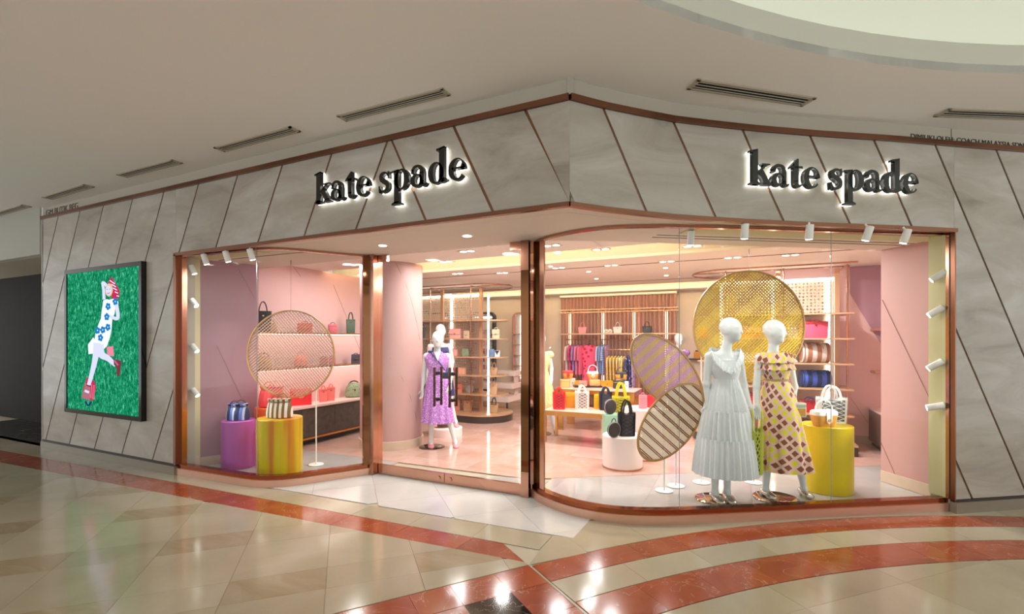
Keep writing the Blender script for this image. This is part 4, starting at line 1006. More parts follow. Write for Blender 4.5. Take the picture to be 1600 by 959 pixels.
dress(A.t, 'bodice', CLOTHW, [col2(A, 1133, 563, .02, .142, .108, .004), col2(A, 1133, 577, .012, .142, .128, .006), col2(A, 1134, 592, .015, .112, .106, .008)], 30, 3)
dress(A.t, 'skirt', CLOTHW, [col2(A, 1134, 591, .015, .113, .107, .01), col2(A, 1133, 612, .015, .155, .135, .045), col2(A, 1134, 642, .01, .205, .175, .06)], 26, 4, 160)
dress(A.t, 'skirt_tier', CLOTHW, [col2(A, 1134, 640, .01, .207, .178, .03), col2(A, 1134, 660, .01, .232, .198, .05), col2(A, 1134.5, 684, .01, .262, .222, .05)], 30, 5, 160)
dress(A.t, 'skirt_tier', CLOTHW, [col2(A, 1134.5, 682, .01, .266, .226, .03), col2(A, 1135, 712, .0, .288, .246, .05), col2(A, 1135, 739, .0, .305, .262, .05)], 34, 6, 180)
ruffle(A.t, 'collar_ruffle', CLOTHW, [q(1108, 543, .0), q(1120, 556, -.085), q(1134, 568, -.125), q(1146, 578, -.13)], [q(1113, 560, -.085), q(1120, 570, -.13), q(1131, 580, -.155), q(1143, 585, -.155)], waves=7)
ruffle(A.t, 'collar_ruffle', CLOTHW, [q(1157, 544, .02), q(1155, 556, -.06), q(1150, 568, -.12), q(1146, 578, -.13)], [q(1164, 556, .0), q(1160, 566, -.1), q(1155, 575, -.14), q(1148, 586, -.155)], waves=5, seed=3)
ruffle(A.t, 'collar_ruffle', CLOTHW, [q(1108, 543, .0), q(1112, 542, .05), q(1140, 549, .11), q(1157, 544, .04)], [q(1104, 556, .03), q(1112, 558, .11), q(1140, 562, .15), q(1160, 556, .06)], waves=8, seed=2)
dress(A.t, 'strap', CLOTHW, [col2(A, 1133, 562, .02, .143, .108, 0), col2(A, 1133, 566, .02, .145, .112, 0)], 20, 1)
shoe(A.t, q(1117, 769, .0), q(1131, 786, -.13), SILVER); shoe(A.t, q(1136, 768, .02), q(1147, 785, -.13), SILVER)
base_disc(A, 1118, 781, .19)

# --- mannequin 2: check dress
Bf = Fig(1222, 4.78, 'mannequin', 'white mannequin in a pink, brown and yellow check dress', 'mannequins')
q = Bf.q; B = Body()
headpart(B, q(1210, 518, -.01), (.75, -.66))
B.cone(q(1209, 532, .0), q(1208, 552, .02), .045, .052, .03); B.cone(q(1188, 559, .02), q(1230, 559, .04), .042, .042, .05); B.ell(q(1209, 575, .02), (.125, .088, .12), .05); B.ell(q(1214, 580, -.05), (.085, .05, .06), .04)
B.cone(q(1210, 578, .02), q(1212, 602, .02), .098, .085, .05); B.ell(q(1216, 626, .02), (.145, .105, .12), .05)
armpart(B, q(1187, 560, .02), q(1182, 603, .0), q(1183, 634, -.04), 1., (.15, -.15, -1), (.8, -.6, 0), .3)
armpart(B, q(1232, 560, .05), q(1241, 604, .14), q(1238, 640, .12), 1., (-.1, .1, -1), (.6, .8, 0), .3)
legpart(B, q(1208, 634, .02), q(1202, 690, .0), q(1196, 765, .0), q(1210, 777, -.08)); legpart(B, q(1226, 634, .03), q(1244, 690, .03), q(1256, 763, .02), q(1267, 774, -.05))
obj('body', B.mesh('body', MANQ), None, Bf.t)
UVS = (19, 15)
dress(Bf.t, 'bodice', CHECK, [col2(Bf, 1209, 550, .02, .125, .095, .004), col2(Bf, 1210, 562, .02, .155, .115, .01), col2(Bf, 1211, 578, .012, .140, .125, .008), col2(Bf, 1213, 594, .015, .112, .105, .006)], 14, 3, uvs=UVS)
dress(Bf.t, 'skirt', CHECK, [col2(Bf, 1213, 592, .015, .114, .107, .004), col2(Bf, 1215, 612, .015, .160, .140, .01), col2(Bf, 1217, 640, .01, .185, .165, .018), col2(Bf, 1221, 684, .0, .215, .195, .04), col2(Bf, 1224, 732, .0, .262, .225, .065)], 11, 7, 144, uvs=UVS)
dress(Bf.t, 'belt', mat('check_belt', 'b8906a', .7), [col2(Bf, 1213, 591, .015, .118, .112, 0), col2(Bf, 1213, 595, .015, .118, .112, 0)], 3, 1)
for k, (v0, v1, r0, r1) in enumerate(((551, 566, .185, .215), (562, 577, .185, .205))):
    dress(Bf.t, 'ruffle', CHECK, [col2(Bf, 1209+k, v0, .02, r0-.035, .112+.012*k, .02), col2(Bf, 1210+k, (v0+v1)/2, .015, r0-.01, .132+.01*k, .05), col2(Bf, 1210+k, v1, .01, r1-.02, .148+.008*k, .085)], 17, 11+k, 150, uvs=(22, 15))
shoe(Bf.t, q(1196, 765, .0), q(1213, 781, -.12), SILVER); shoe(Bf.t, q(1256, 763, .02), q(1271, 778, -.08), SILVER)
base_disc(Bf, 1212, 779, .21)

# --- mannequin 3: lilac dress behind the doors
Cf = Fig(686, 7.0, 'mannequin', 'white mannequin in a lilac dotted dress behind the glass doors', 'mannequins')
q = Cf.q; B = Body()
headpart(B, q(684, 530, -.02), (.12, -1), 1.02)
B.cone(q(683.5, 540, .0), q(683, 551, .02), .045, .052, .03); B.cone(q(667, 556, .02), q(698, 556, .02), .042, .042, .05); B.ell(q(683, 566, .02), (.125, .088, .12), .05); B.ell(q(683, 569, -.05), (.09, .05, .06), .04)
B.cone(q(683, 566, .02), q(683, 583, .02), .098, .085, .05); B.ell(q(684, 598, .02), (.145, .105, .12), .05)
armpart(B, q(665.5, 557, .02), q(662, 586, .04), q(660, 608, .0), 1., (0, -.1, -1), (.7, -.7, 0), .3)
armpart(B, q(700, 557, .02), q(705, 583, .06), q(703, 602, -.05), 1., (-.3, -.4, -1), (-.7, -.7, 0), .3)
legpart(B, q(678, 602, .02), q(676, 640, 0), q(673, 690, .0), q(674, 696, -.08)); legpart(B, q(690, 602, .03), q(698, 640, .02), q(711, 690, .0), q(713, 696, -.07))
mesh3 = B.mesh('body', MANQ, .007); obj('body', mesh3, None, Cf.t)
dress(Cf.t, 'bodice', LILAC, [col2(Cf, 683, 549.5, .02, .080, .072, 0), col2(Cf, 683, 552.5, .02, .150, .095, .004), col2(Cf, 683, 558, .02, .192, .112, .006), col2(Cf, 683, 566, .012, .172, .128, .006), col2(Cf, 683, 573, .01, .148, .126, .008), col2(Cf, 683, 580, .015, .118, .106, .01)], 20, 3)
dress(Cf.t, 'skirt', LILAC, [col2(Cf, 683, 579, .015, .12, .108, .01), col2(Cf, 684, 596, .015, .165, .14, .02), col2(Cf, 684, 625, .01, .20, .18, .04), col2(Cf, 684, 659, .0, .232, .215, .06)], 12, 7, 130)
mb = MB(); mb.prism([q(678, 549.5, -.075), q(688.5, 549.5, -.075), q(684.6, 563, -.140), q(683, 563, -.140)], (0, .012, 0)); obj('neckline', mb, MANQ, Cf.t)
mb = MB(); mb.tube([q(673, 550, -.05), q(678, 556, -.115), q(687, 567, -.140), q(695, 578, -.118)], .009, 8); obj('bag_strap', mb, NAVYC, Cf.t)
for u, v in ((673, 549.5), (696, 549.5)):
    for k in (-1, 1):
        mb = MB(); mb.sphere(q(u+k*1.6, v, -.03), .024, 12, 8, sc=(1.1, .5, .8)); obj('bow_loop', mb, NAVYC, Cf.t)
sh = [shoe(Cf.t, q(673, 690, .0), q(674, 700, -.12), PINKL, loafer=False), shoe(Cf.t, q(711, 690, .0), q(714, 700, -.11), PINKL, loafer=False)]
base_disc(Cf, 675, 699, .19, mat('steel_disc', '8a8078', .2, 1.0))
mb = MB(); mb.box(-.06, .06, -.03, .03, -.09, .06); 
cb = thing('crossbody_bag', 'small dark crossbody bag at the hip of the lilac mannequin', 'bag', tuple(at(696, 586, 6.76)), YAW)
mb = MB(); mb.loft([[(x*.055*k, y*.022*k, z) for x, y in ((-1, -1), (1, -1), (1, 1), (-1, 1))] for z, k in ((-.05, .9), (-.045, 1), (.035, 1), (.04, .9))]); obj('body', mb, mat('ink_leather', '22243a', .4), cb)
mb = MB(); mb.box(-.056, .056, -.026, -.02, -.01, .036); obj('flap', mb, mat('ink_leather2', '2c2e48', .4), cb)
# --- mannequin 4 on the low podium behind it
def podium(u, Y, r, h, m, label, base=None, grp=None, cat='podium', z0=.008):
    p = at(u, 530, Y); t = thing('podium', label, cat, (p.x, p.y, z0), YAW, grp); mb = MB(); b0 = .02 if base else 0
    mb.lathe([(r, b0), (r, h-.006), (r-.006, h)], 56); obj('drum', mb, m, t)
    if base: mb = MB(); mb.lathe([(r+.003, 0), (r+.003, b0)], 56); obj('base_ring', mb, base, t)
    return t
PODW = mat('podium_white', 'f4e4e0', .35)
podium(697, 7.9, .27, .13, PODW, 'low white podium under the rear mannequin, behind the lilac dress')
Df = Fig(690, 7.95, 'mannequin', 'white mannequin standing behind the lilac one on a low podium', 'mannequins', .138)
o = obj('body', mesh3, None, Df.t)
dress(Df.t, 'dress', NAVYC, [((-.02, .02, 1.33), .14, .105, .004), ((-.02, .02, 1.2), .15, .13, .006), ((-.02, .015, 1.07), .125, .11, .01), ((-.01, .01, .85), .19, .17, .03), ((0, 0, .52), .22, .2, .05)], 12, 9, 110)
s_ = Df.q; k_ = 7.0/740
for ch in sh:
    for c in (ch,):
        d = copy_tree(c, Df.t)
mb = MB(); mb.lathe([(.17, 0), (.17, .008)], 36, (0, 0, 0)); obj('base_disc', mb, MATS['steel_disc'], Df.t)
# --- yellow mannequin left of the curtain, and one at the right of it
def yellow_fig(u, Y, label, m, seed):
    f = Fig(u, Y, 'mannequin', label, 'mannequins'); obj('body', mesh3, None, f.t)
    dress(f.t, 'dress', m, [((-.02, .02, 1.36), .13, .10, .004), ((-.02, .02, 1.27), .175, .13, .02), ((-.02, .015, 1.07), .128, .115, .02), ((-.01, .01, .85), .19, .17, .03), ((0, 0, .45), .24, .21, .06)], 12, seed, 110)
    for k in (-1, 1):
        mb = MB(); mb.sphere((-.02+.16*k, .02, 1.33), .075, 14, 8, sc=(1, .8, .9)); obj('sleeve', mb, m, f.t)
    mb = MB(); mb.lathe([(.17, 0), (.17, .008)], 36); obj('base_disc', mb, MATS['steel_disc'], f.t); return f
Ef = yellow_fig(846, 8.0, 'white mannequin in a pale yellow dress by the curtain, cut by the jamb', YELC, 4)
yellow_fig(1062, 9.3, 'white mannequin in a lilac dress, mostly hidden behind the tall oval screen', LILAC, 5)
# ================================================================== PEDESTALS
PURP = mat('purple_acrylic', 'b858b0', .3, noise=.06, nscale=2); YELA = mat('yellow_acrylic', 'dcc000', .3, noise=.08, nscale=2); ORAN = mat('orange_acrylic', 'e0571c', .3)
t = NT('yellow_orange_acrylic'); mp = t.coord((5, 5, .25)); nz = t.n('ShaderNodeTexNoise'); nz.inputs['Scale'].default_value = 1.6; t.l(mp, 0, nz, 0); r = t.ramp([(.42, srgb('d9c400')), (.52, srgb('dca800')), (.62, srgb('cf7c10'))]); t.l(nz, 0, r, 0); t.l(r, 0, t.b, 'Base Color'); t.b.inputs['Roughness'].default_value = .3; YELO = t.m
pedP = podium(372.5, 5.95, .19, .582, PURP, 'purple round pedestal in the left window')
pedY = podium(437, 5.72, .255, .65, YELO, 'yellow and orange round pedestal in the left window')
pedO = podium(424, 6.28, .2, .70, ORAN, 'orange round pedestal behind the yellow one, left window')
pedR = podium(1292, 5.03, .237, .69, YELA, 'yellow round pedestal at the right end of the right window')
pod1 = podium(972.5, 5.93, .244, .40, PODW, 'low pale pink round podium holding two black bags', COPPER)
pod2 = podium(1003, 6.42, .265, .665, PODW, 'taller pale pink round podium behind the low one', COPPER)
mb = MB(); p = at(955, 530, 6.62)
mint = thing('display_block', 'mint green translucent block beside the low pink podium', 'display block', (p.x, p.y, .008), YAW)
mb.loft([[(x*.105*k, y*.10*k, z) for x, y in ((-1, -1), (1, -1), (1, 1), (-1, 1))] for z, k in ((0, 1), (.545, 1), (.55, .98))]); obj('block', mb, mat('mint_acrylic', '9fd0b4', .25), mint, smooth=0)

# ================================================================== WOVEN SCREENS
RIM = mat('screen_rim', 'b48c50', .4)
def screen(u, v, Y, a, b, rot, label, cols, pitch, sw, stripe, poles, wire=None, wang=45, tw=0.0):
    p = at(u, v, Y); t = thing('woven_screen', label, 'screen panel', tuple(p), YAW+tw, 'round and oval cane screens')
    cr, sr = math.cos(rot), math.sin(rot)
    E = lambda th, k=1.0, y=0.0: (k*(a*math.cos(th)*cr-b*math.sin(th)*sr), y, k*(a*math.cos(th)*sr+b*math.sin(th)*cr))
    N = 72; R = []
    for i in range(N+1):
        th = 2*PI*i/N; k0 = 1-.014/b; R.append([E(th, 1, -.016), E(th, 1, .016), E(th, k0, .016), E(th, k0, -.016)])
    mb = MB(); mb.loft(R, cap=False); obj('rim', mb, RIM, t)
    mats_ = []
    for ang, y in ((math.radians(wang), -.003), (math.radians(wang+90), .003)):
        d = (math.cos(ang), math.sin(ang)); n_ = (-d[1], d[0]); mbs = {}
        ext = max(a, b); k = int(ext/pitch)+1
        for j in range(-k, k+1):
            o_ = j*pitch; px, pz = n_[0]*o_, n_[1]*o_
            # intersect the line with the ellipse
            ux, uz = (px*cr+pz*sr)/a, (-px*sr+pz*cr)/b; vx, vz = (d[0]*cr+d[1]*sr)/a, (-d[0]*sr+d[1]*cr)/b
            A_, B_, C_ = vx*vx+vz*vz, ux*vx+uz*vz, ux*ux+uz*uz-.985
            D = B_*B_-A_*C_
            if D <= 0: continue
            s0, s1 = (-B_-math.sqrt(D))/A_, (-B_+math.sqrt(D))/A_
            ci = stripe(j, y > 0); mb = mbs.setdefault(ci, MB())
            P0, P1 = (px+d[0]*s0, pz+d[1]*s0), (px+d[0]*s1, pz+d[1]*s1); w_ = sw/2
            q4 = [(P0[0]+n_[0]*w_, y, P0[1]+n_[1]*w_), (P0[0]-n_[0]*w_, y, P0[1]-n_[1]*w_), (P1[0]-n_[0]*w_, y, P1[1]-n_[1]*w_), (P1[0]+n_[0]*w_, y, P1[1]+n_[1]*w_)]
            mb.prism(q4, (0, .0025, 0))
        for ci, mb in mbs.items(): obj('cane_weave', mb, cols[ci], t, smooth=0, kind='stuff')
    for u2, v2 in poles:
        g_ = gz(u2, v2, 0); M_ = Matrix.Rotation(-(YAW+tw), 3, 'Z'); l = M_ @ (Vector((g_.x, g_.y, 0))-Vector((p.x, p.y, 0)))
        # top of the pole reaches the lower edge of the screen
        zz = [E(2*PI*i/200)[2] for i in range(200) if abs(E(2*PI*i/200)[0]-l.x) < a*.05]
        top = min(zz) if zz else -b
        mb = MB(); mb.cyl((l.x, 0.022, .008-p.z), (l.x, .022, top+.10), .008, 10); obj('pole', mb, WHITE, t)
        mb = MB(); mb.lathe([(.092, 0), (.092, .006), (.088, .008)], 32, (l.x, .022, .008-p.z)); obj('base_plate', mb, WHITE, t)
    if wire:
        mb = MB(); mb.cyl((0, 0, b if abs(rot) < .01 else a), (0, 0, 2.60-p.z), .0018, 5); obj('wire', mb, mat('wire_steel', '8a8480', .4, .8), t)
        mb = MB(); mb.cyl((0, 0, 2.54-p.z), (0, 0, 2.60-p.z), .006, 8); obj('ceiling_hook', mb, MATS['wire_steel'], t)
    return t
CG = mat('cane_gold', 'd8b676', .5); CPU = mat('cane_purple', 'a874a4', .5); CYL = mat('cane_yellow', 'd8b618', .45); CBR = mat('cane_brown', '7a4628', .5); CCR = mat('cane_cream', 'f6ead0', .5); CYL2 = mat('cane_ochre', 'c29c14', .5); CLI = mat('cane_lilac', 'cc9ccc', .5)
screen(454.5, 553, 6.0, .555, .555, 0, 'round cane screen in gold and purple hanging in the left window', [CG, CPU], .030, .0085, lambda j, b_: 1 if b_ else 0, [(498, 724)], True, 40)
screen(1170, 510, 5.25, .62, .62, 0, 'large round yellow cane screen behind the two window mannequins', [CYL, CYL2], .026, .0145, lambda j, b_: 0 if (j//4) % 2 else 1, [(1099, 757), (1180, 756)], True, 45)
screen(1041.5, 583, 5.12, .515, .280, math.radians(-50), 'oval cane screen striped purple and gold, upper left of the white mannequin', [CG, CLI], .0175, .0102, lambda j, b_: 0 if b_ else (j//3) % 2, [(1060, 764)], None, 42)
screen(1048, 659, 4.96, .477, .261, math.radians(53.3), 'oval cane screen striped brown and cream, lower left of the white mannequin', [CCR, CBR], .0175, .0105, lambda j, b_: 0 if b_ else (1 if j % 5 < 2 else 0), [(1044, 774)], None, -42)

# ================================================================== SHELVING ISLANDS
SHZ = [.52, .89, 1.25, 1.61, 1.97]; IY = 4.98
t = NT('lattice_screen'); tc = t.coord((20, 20, 20)); sx = t.n('ShaderNodeTexVoronoi', feature='F1'); sx.inputs['Scale'].default_value = 1.0; sx.inputs['Randomness'].default_value = .15; t.l(tc, 0, sx, 0)
gtn = t.n('ShaderNodeMath', operation='LESS_THAN'); gtn.inputs[1].default_value = .34; t.l(sx, 0, gtn, 0); trn = t.n('ShaderNodeBsdfTransparent'); mxs = t.n('ShaderNodeMixShader'); t.l(gtn, 0, mxs, 0); t.l(t.b, 0, mxs, 1); t.l(trn, 0, mxs, 2); t.l(mxs, 0, t.out, 0)
t.b.inputs['Base Color'].default_value = (*srgb('ecd2b8'), 1); t.b.inputs['Roughness'].default_value = .4; t.b.inputs['Metallic'].default_value = .1; LATT = t.m
LED = emis('shelf_led', 'fff4ea', LED_E)
DECK = mat('copper_deck', 'dcb088', .3, .5)
def island(label, x0, x1, round_right, posts, thick, leds, latt):
    t = thing('shelving_island', label, 'shelving unit', (0, 0, .008)); r = .55
    def outline(gr=0.0, inset=0.0, n_=14):
        rr = r-inset
        if round_right:
            return [(x0, IY-rr), ]+[(x1-r+rr*math.cos(a), IY+rr*math.sin(a)) for a in np.linspace(-PI/2, PI/2, n_)]+[(x0, IY+rr)]
        return [(x1, IY+rr)]+[(x0+r+rr*math.cos(a), IY+rr*math.sin(a)) for a in np.linspace(PI/2, 3*PI/2, n_)]+[(x1, IY-rr)]
    mb = MB(); mb.zprism(outline(), 0, .13); obj('plinth', mb, mat('island_plinth', '3a302c', .3), t)
    mb = MB(); mb.zprism(outline(0, -.012), .13, .155); obj('deck', mb, DECK, t)
    for z in SHZ:
        rr = .33; o_ = [(x0, IY-rr)]+[(x1-.40+rr*math.cos(a), IY+rr*math.sin(a)) for a in np.linspace(-PI/2, PI/2, 12)]+[(x0, IY+rr)] if round_right else [(x1, IY+rr)]+[(x0+.40+rr*math.cos(a), IY+rr*math.sin(a)) for a in np.linspace(PI/2, 3*PI/2, 12)]+[(x1, IY-rr)]
        mb = MB(); mb.zprism(o_, z-.022, z); obj('shelf', mb, DECK, t)
    mb = MB(); o_ = outline(0, .0, 22); mb.tube([(a, b, 2.64) for a, b in o_], .012, 8); obj('top_ring', mb, COPPER, t)
    mb = MB(); mb.cyl((x0, IY, 2.66), (x1, IY, 2.66), .01, 8)
    for x in posts: mb.cyl((x, IY-.30, 2.64), (x, IY+.3, 2.64), .01, 8)
    obj('top_rail', mb, COPPER, t)
    for x in posts:
        mb = MB(); mb.cyl((x, IY-.30, .155), (x, IY-.30, 2.64), .013, 10); obj('post', mb, COPPER, t)
    for x in thick:
        mb = MB(); mb.box(x-.03, x+.03, IY+.0, IY+.06, .155, 2.64); obj('upright', mb, DECK, t, smooth=0)
    for x in leds:
        mb = MB(); mb.box(x-.022, x+.022, IY+.235, IY+.25, .155, 2.5); obj('light_strip', mb, LED, t, smooth=0)
    lx0, lx1 = latt
    mb = MB(); mb.box(lx0, lx1, IY+.262, IY+.27, .16, 2.5); obj('lattice_panel', mb, LATT, t, smooth=0)
    mb = MB(); mb.box(lx0, lx1, IY+.22, IY+.25, 2.50, 2.53); obj('light_strip', mb, LED, t, smooth=0)
    return t
xa = lambda u, y: onx and ony(u, 530, y).x
island('copper shelving island left of the doors with rounded end', -5.35, -2.88, True, [xa(672.8, IY-.3), xa(735.7, IY-.3)], [xa(690, IY), xa(750.7, IY)], [xa(705, IY+.24), xa(763, IY+.24)], (-5.3, xa(752, IY+.26)))
island('copper shelving island at the right behind the yellow screen', .46, 2.60, False, [xa(1134, IY-.3), xa(1224, IY-.3), xa(1324, IY-.3)], [xa(1144, IY), xa(1216, IY), xa(1308, IY)], [xa(1126.5, IY+.24), xa(1207.5, IY+.24), xa(1294, IY+.24)], (xa(1128, IY+.26), xa(1306, IY+.26)))

# left wall shelves and floating cabinet
LX = -4.87
def wallshelf(z, label, x0=-5.05, x1=-4.72, y0=.98, y1=3.5):
    t = thing('wall_shelf', label, 'shelf', (x0, y0, z), 0, 'copper shelves on the left pink wall'); mb = MB(); mb.box(0, x1-x0, 0, y1-y0, -.022, 0); obj('board', mb, GOLD, t, smooth=0)
    mb = MB(); mb.box(.02, x1-x0-.02, .02, y1-y0-.02, -.028, -.0215); obj('light_strip', mb, emis('under_shelf_led', 'ffeadc', 2.5), t, smooth=0); return t
LZ1, LZ2, LZ3 = 1.70, 1.185, .60
wallshelf(LZ1, 'upper copper shelf on the left pink wall'); wallshelf(LZ2, 'lower copper shelf on the left pink wall')
t = thing('wall_cabinet', 'dark floating cabinet with pale top below the left pink wall shelves', 'cabinet', (-5.05, 0, .008))
mb = MB(); mb.box(0, .36, .98, 3.55, .12, .56); obj('carcass', mb, WOODD, t, smooth=0)
for k in range(4):
    y0 = .98+k*.6425; mb = MB(); mb.box(.36, .375, y0+.004, y0+.6385, .13, .55); obj('door', mb, WOODD, t, smooth=0)
mb = MB(); mb.box(0, .385, .97, 3.56, .56, .592); obj('top', mb, mat('cabinet_top', 'eed3cb', .25), t, smooth=0)
mb = MB(); mb.box(0, .38, .97, 3.56, .09, .12); obj('base_rail', mb, GOLD, t, smooth=0)
mb = MB(); mb.box(0, .25, 1.0, 3.5, 0, .09); obj('plinth', mb, DARK, t, smooth=0)
# right rear cabinet and two shelves
t = thing('wall_cabinet', 'short brown floating cabinet by the rear right pink wall', 'cabinet', (0, 0, .008))
mb = MB(); mb.box(2.93, 3.58, 4.75, 5.48, .10, .54); obj('carcass', mb, mat('brown_cabinet', '6a5048', .35), t, smooth=0)
mb = MB(); mb.box(2.92, 3.58, 4.74, 5.48, .54, .565); obj('top', mb, MATS['cabinet_top'], t, smooth=0)
mb = MB(); mb.box(2.925, 3.58, 4.745, 5.48, .075, .10); obj('base_rail', mb, GOLD, t, smooth=0)
mb = MB(); mb.box(2.97, 3.58, 4.8, 5.48, 0, .075); obj('plinth', mb, DARK, t, smooth=0)
for z, lab in ((1.76, 'upper'), (1.13, 'lower')):
    mb = MB(); mb.box(2.95, 3.58, 5.2, 5.49, z-.03, z); tag(obj('wall_shelf', mb, mat('terracotta_shelf', 'd08a70', .5), smooth=0), '%s terracotta shelf stub on the rear right pink wall' % lab, 'shelf')

# ================================================================== REAR WALL: curtain, rack, niches
cu0, cu1 = ony(877, 530, 7.62).x, ony(1057, 530, 7.62).x
mb = MB(); n_ = 372; R = []
for z, k in ((.03, 1.0), (1.2, .95), (2.3, .9), (2.60, .8)):
    R.append([(cu0+(cu1-cu0)*i/n_, 7.62+.055*k*math.sin(2*PI*i/12+.7*math.sin(i*.11)), z) for i in range(n_+1)])
mb.loft(R, cap=False, closed=False)
cur = thing('curtain', 'dusty pink pleated curtain across the back wall', 'curtain', (0, 0, .008)); obj('drape', mb, mat('dusty_pink_velvet', 'c4917f', .8, sheen=.4), cur, smooth=60)
mb = MB(); mb.box(cu0-.02, cu1+.02, 7.54, 7.70, 2.60, 2.66); obj('pelmet_track', mb, PLASTER, cur, smooth=0)
mb = MB(); mb.box(cu0, cu1, 7.52, 7.54, 2.62, 2.64); obj('light_strip', mb, emis('curtain_led', 'ffd9a0', 1.2), cur, smooth=0)
RY = 7.1
rx = [ony(u, 530, RY).x for u in (883, 936, 986, 1038)]
rk = thing('wall_rack', 'copper clothes rack in front of the curtain', 'clothes rack', (0, 0, .008))
for x in rx:
    for yy in (RY, RY+.32):
        mb = MB(); mb.cyl((x, yy, 0), (x, yy, 2.26), .014, 10); obj('post', mb, COPPER, rk)
x0, x1 = rx[0]-.12, rx[-1]+.28
for z in (2.20, 2.26):
    mb = MB(); mb.cyl((x0, RY, z), (x1, RY, z), .013, 8); obj('top_rail', mb, COPPER, rk)
for x in rx: mb = MB(); mb.cyl((x, RY, 2.26), (x, RY+.32, 2.26), .012, 8); obj('cross_rail', mb, COPPER, rk)
RSZ = CH+(530-521)/F*depth((rx[1], RY))
mb = MB(); mb.box(x0, x1, RY-.05, RY+.34, RSZ-.03, RSZ); obj('shelf', mb, DECK, rk, smooth=0)
HZ = CH+(530-531)/F*depth((rx[1], RY-.0))
mb = MB(); mb.cyl((x0+.1, RY+.1, HZ), (x1-.1, RY+.1, HZ), .011, 8); obj('hanging_rail', mb, COPPER, rk)
for x in rx: mb = MB(); mb.box(x-.025, x+.025, RY+.335, RY+.35, .05, 2.2); obj('light_strip', mb, emis('rack_led', 'ffe2b8', 3), rk, smooth=0)
# accessory niche with dark rounded frame
def rframe(x0, x1, z0, z1, r, w_, y0, y1):
    def rr(x0, x1, z0, z1, r):
        P = []
        for cx_, cz_, a0 in ((x1-r, z1-r, 0), (x0+r, z1-r, 90), (x0+r, z0+r, 180), (x1-r, z0+r, 270)):
            for k in range(7): a = math.radians(a0+k*15); P.append((cx_+r*math.cos(a), cz_+r*math.sin(a)))
        return P
    o_, i_ = rr(x0, x1, z0, z1, r), rr(x0+w_, x1-w_, z0+w_, z1-w_, max(.01, r-w_)); R = []
    for a, b in zip(o_+o_[:1], i_+i_[:1]): R.append([(a[0], y0, a[1]), (a[0], y1, a[1]), (b[0], y1, b[1]), (b[0], y0, b[1])])
    mb = MB(); mb.loft(R, cap=False); return mb
BY = 7.75
def niche(u0, u1, v0, v1, label, fm, w_):
    p0, p1 = ony(u0, v0, BY-.1), ony(u1, v1, BY-.1); t = thing('wall_niche', label, 'display niche', (0, BY, 0)); x0, x1, z0, z1 = p0.x, p1.x, p1.z, p0.z
    obj('frame', rframe(x0, x1, z0, z1, .16, w_, -.14, 0), fm, t)
    mb = MB(); mb.box(x0+w_*.6, x1-w_*.6, -.02, -.004, z0+w_*.6, z1-w_*.6); obj('back_panel', mb, mat('niche_white', 'f3ece6', .5), t, smooth=0)
    return t, x0+w_, x1-w_, z0+w_, z1-w_
n1, a0, a1, b0, b1 = niche(735, 773, 488, 612, 'tall accessory niche with a dark rounded frame in the back wall', mat('niche_frame', '2c2826', .35), .055)
mb = MB(); mb.box(a0+.02, a1-.02, -.028, -.02, b1-.10, b1-.07); obj('light_strip', mb, emis('niche_led', 'fff2e6', 5), n1, smooth=0)
for z in (b0+.28, b1-.42): mb = MB(); mb.box(a0, a1, -.13, -.02, z-.015, z); obj('shelf', mb, DECK, n1, smooth=0)
CARD = [mat('card_pink', 'eca0a8', .5), mat('card_teal', '8ccac8', .5), mat('card_rose', 'd85a78', .5), mat('card_pale', 'f6d0cc', .5), mat('card_plum', '5a3448', .5)]
rr_ = random.Random(3)
for i in range(5):
    for k in range(5):
        x = a0+(a1-a0)*(i+.5)/5; z = b1-.55-k*.215; mb = MB(); mb.box(-.036, .036, -.012, 0, -.07, .07); mb.box(-.02, .02, -.02, -.012, -.05, .02, 1)
        tag(obj('phone_case', mb, [CARD[1 if i == 4 else rr_.choice([0, 0, 3, 2])], CARD[rr_.choice([0, 2, 3, 4])]], None, (x, BY-.03, z), smooth=0), 'small accessory hung in the dark framed niche, row %s, column %s' % (['one', 'two', 'three', 'four', 'five'][k], ['one', 'two', 'three', 'four', 'five'][i]), 'accessory', 'accessories in the dark framed niche')
n2, c0_, c1_, d0, d1 = niche(801, 848, 488, 598, 'pink lit niche with copper frame in the back wall, left of the jamb', mat('pink_frame', 'd8a090', .3, .5), .03)
mb = MB(); mb.box(c0_+.16, c0_+.20, -.03, -.02, d0+.05, d1-.05); obj('light_strip', mb, emis('niche_led2', 'fff2e6', 6), n2, smooth=0)
for k in range(5): z = d0+.12+k*.27; mb = MB(); mb.box(c0_, c1_, -.13, -.02, z-.018, z); obj('shelf', mb, DECK, n2, smooth=0)
for x in (c0_+.06, c0_+.3): mb = MB(); mb.cyl((x, -.1, d0), (x, -.1, d1), .012, 8); obj('post', mb, COPPER, n2)
# dark framed mirrors on the rear left wall seen through the lattice
for k, y0 in enumerate((4.2, 5.55)):
    t = thing('wall_mirror', 'dark framed wall mirror on the rear left wall, %s one' % ('nearer' if k == 0 else 'farther'), 'mirror', (-5.45, y0, 0))
    mb = MB()
    for a, b in (((0, 0), (0, 1.2)),): pass
    for yy in (0, 1.16): mb.box(0, .05, yy, yy+.05, .5, 2.25)
    for zz in (.5, 2.2): mb.box(0, .05, 0, 1.21, zz, zz+.05)
    obj('frame', mb, MATS['niche_frame'], t, smooth=0); mb = MB(); mb.box(.002, .02, .05, 1.16, .55, 2.2); obj('pane', mb, mat('mirror_pane', 'e8e4e0', .05, 1.0), t, smooth=0)
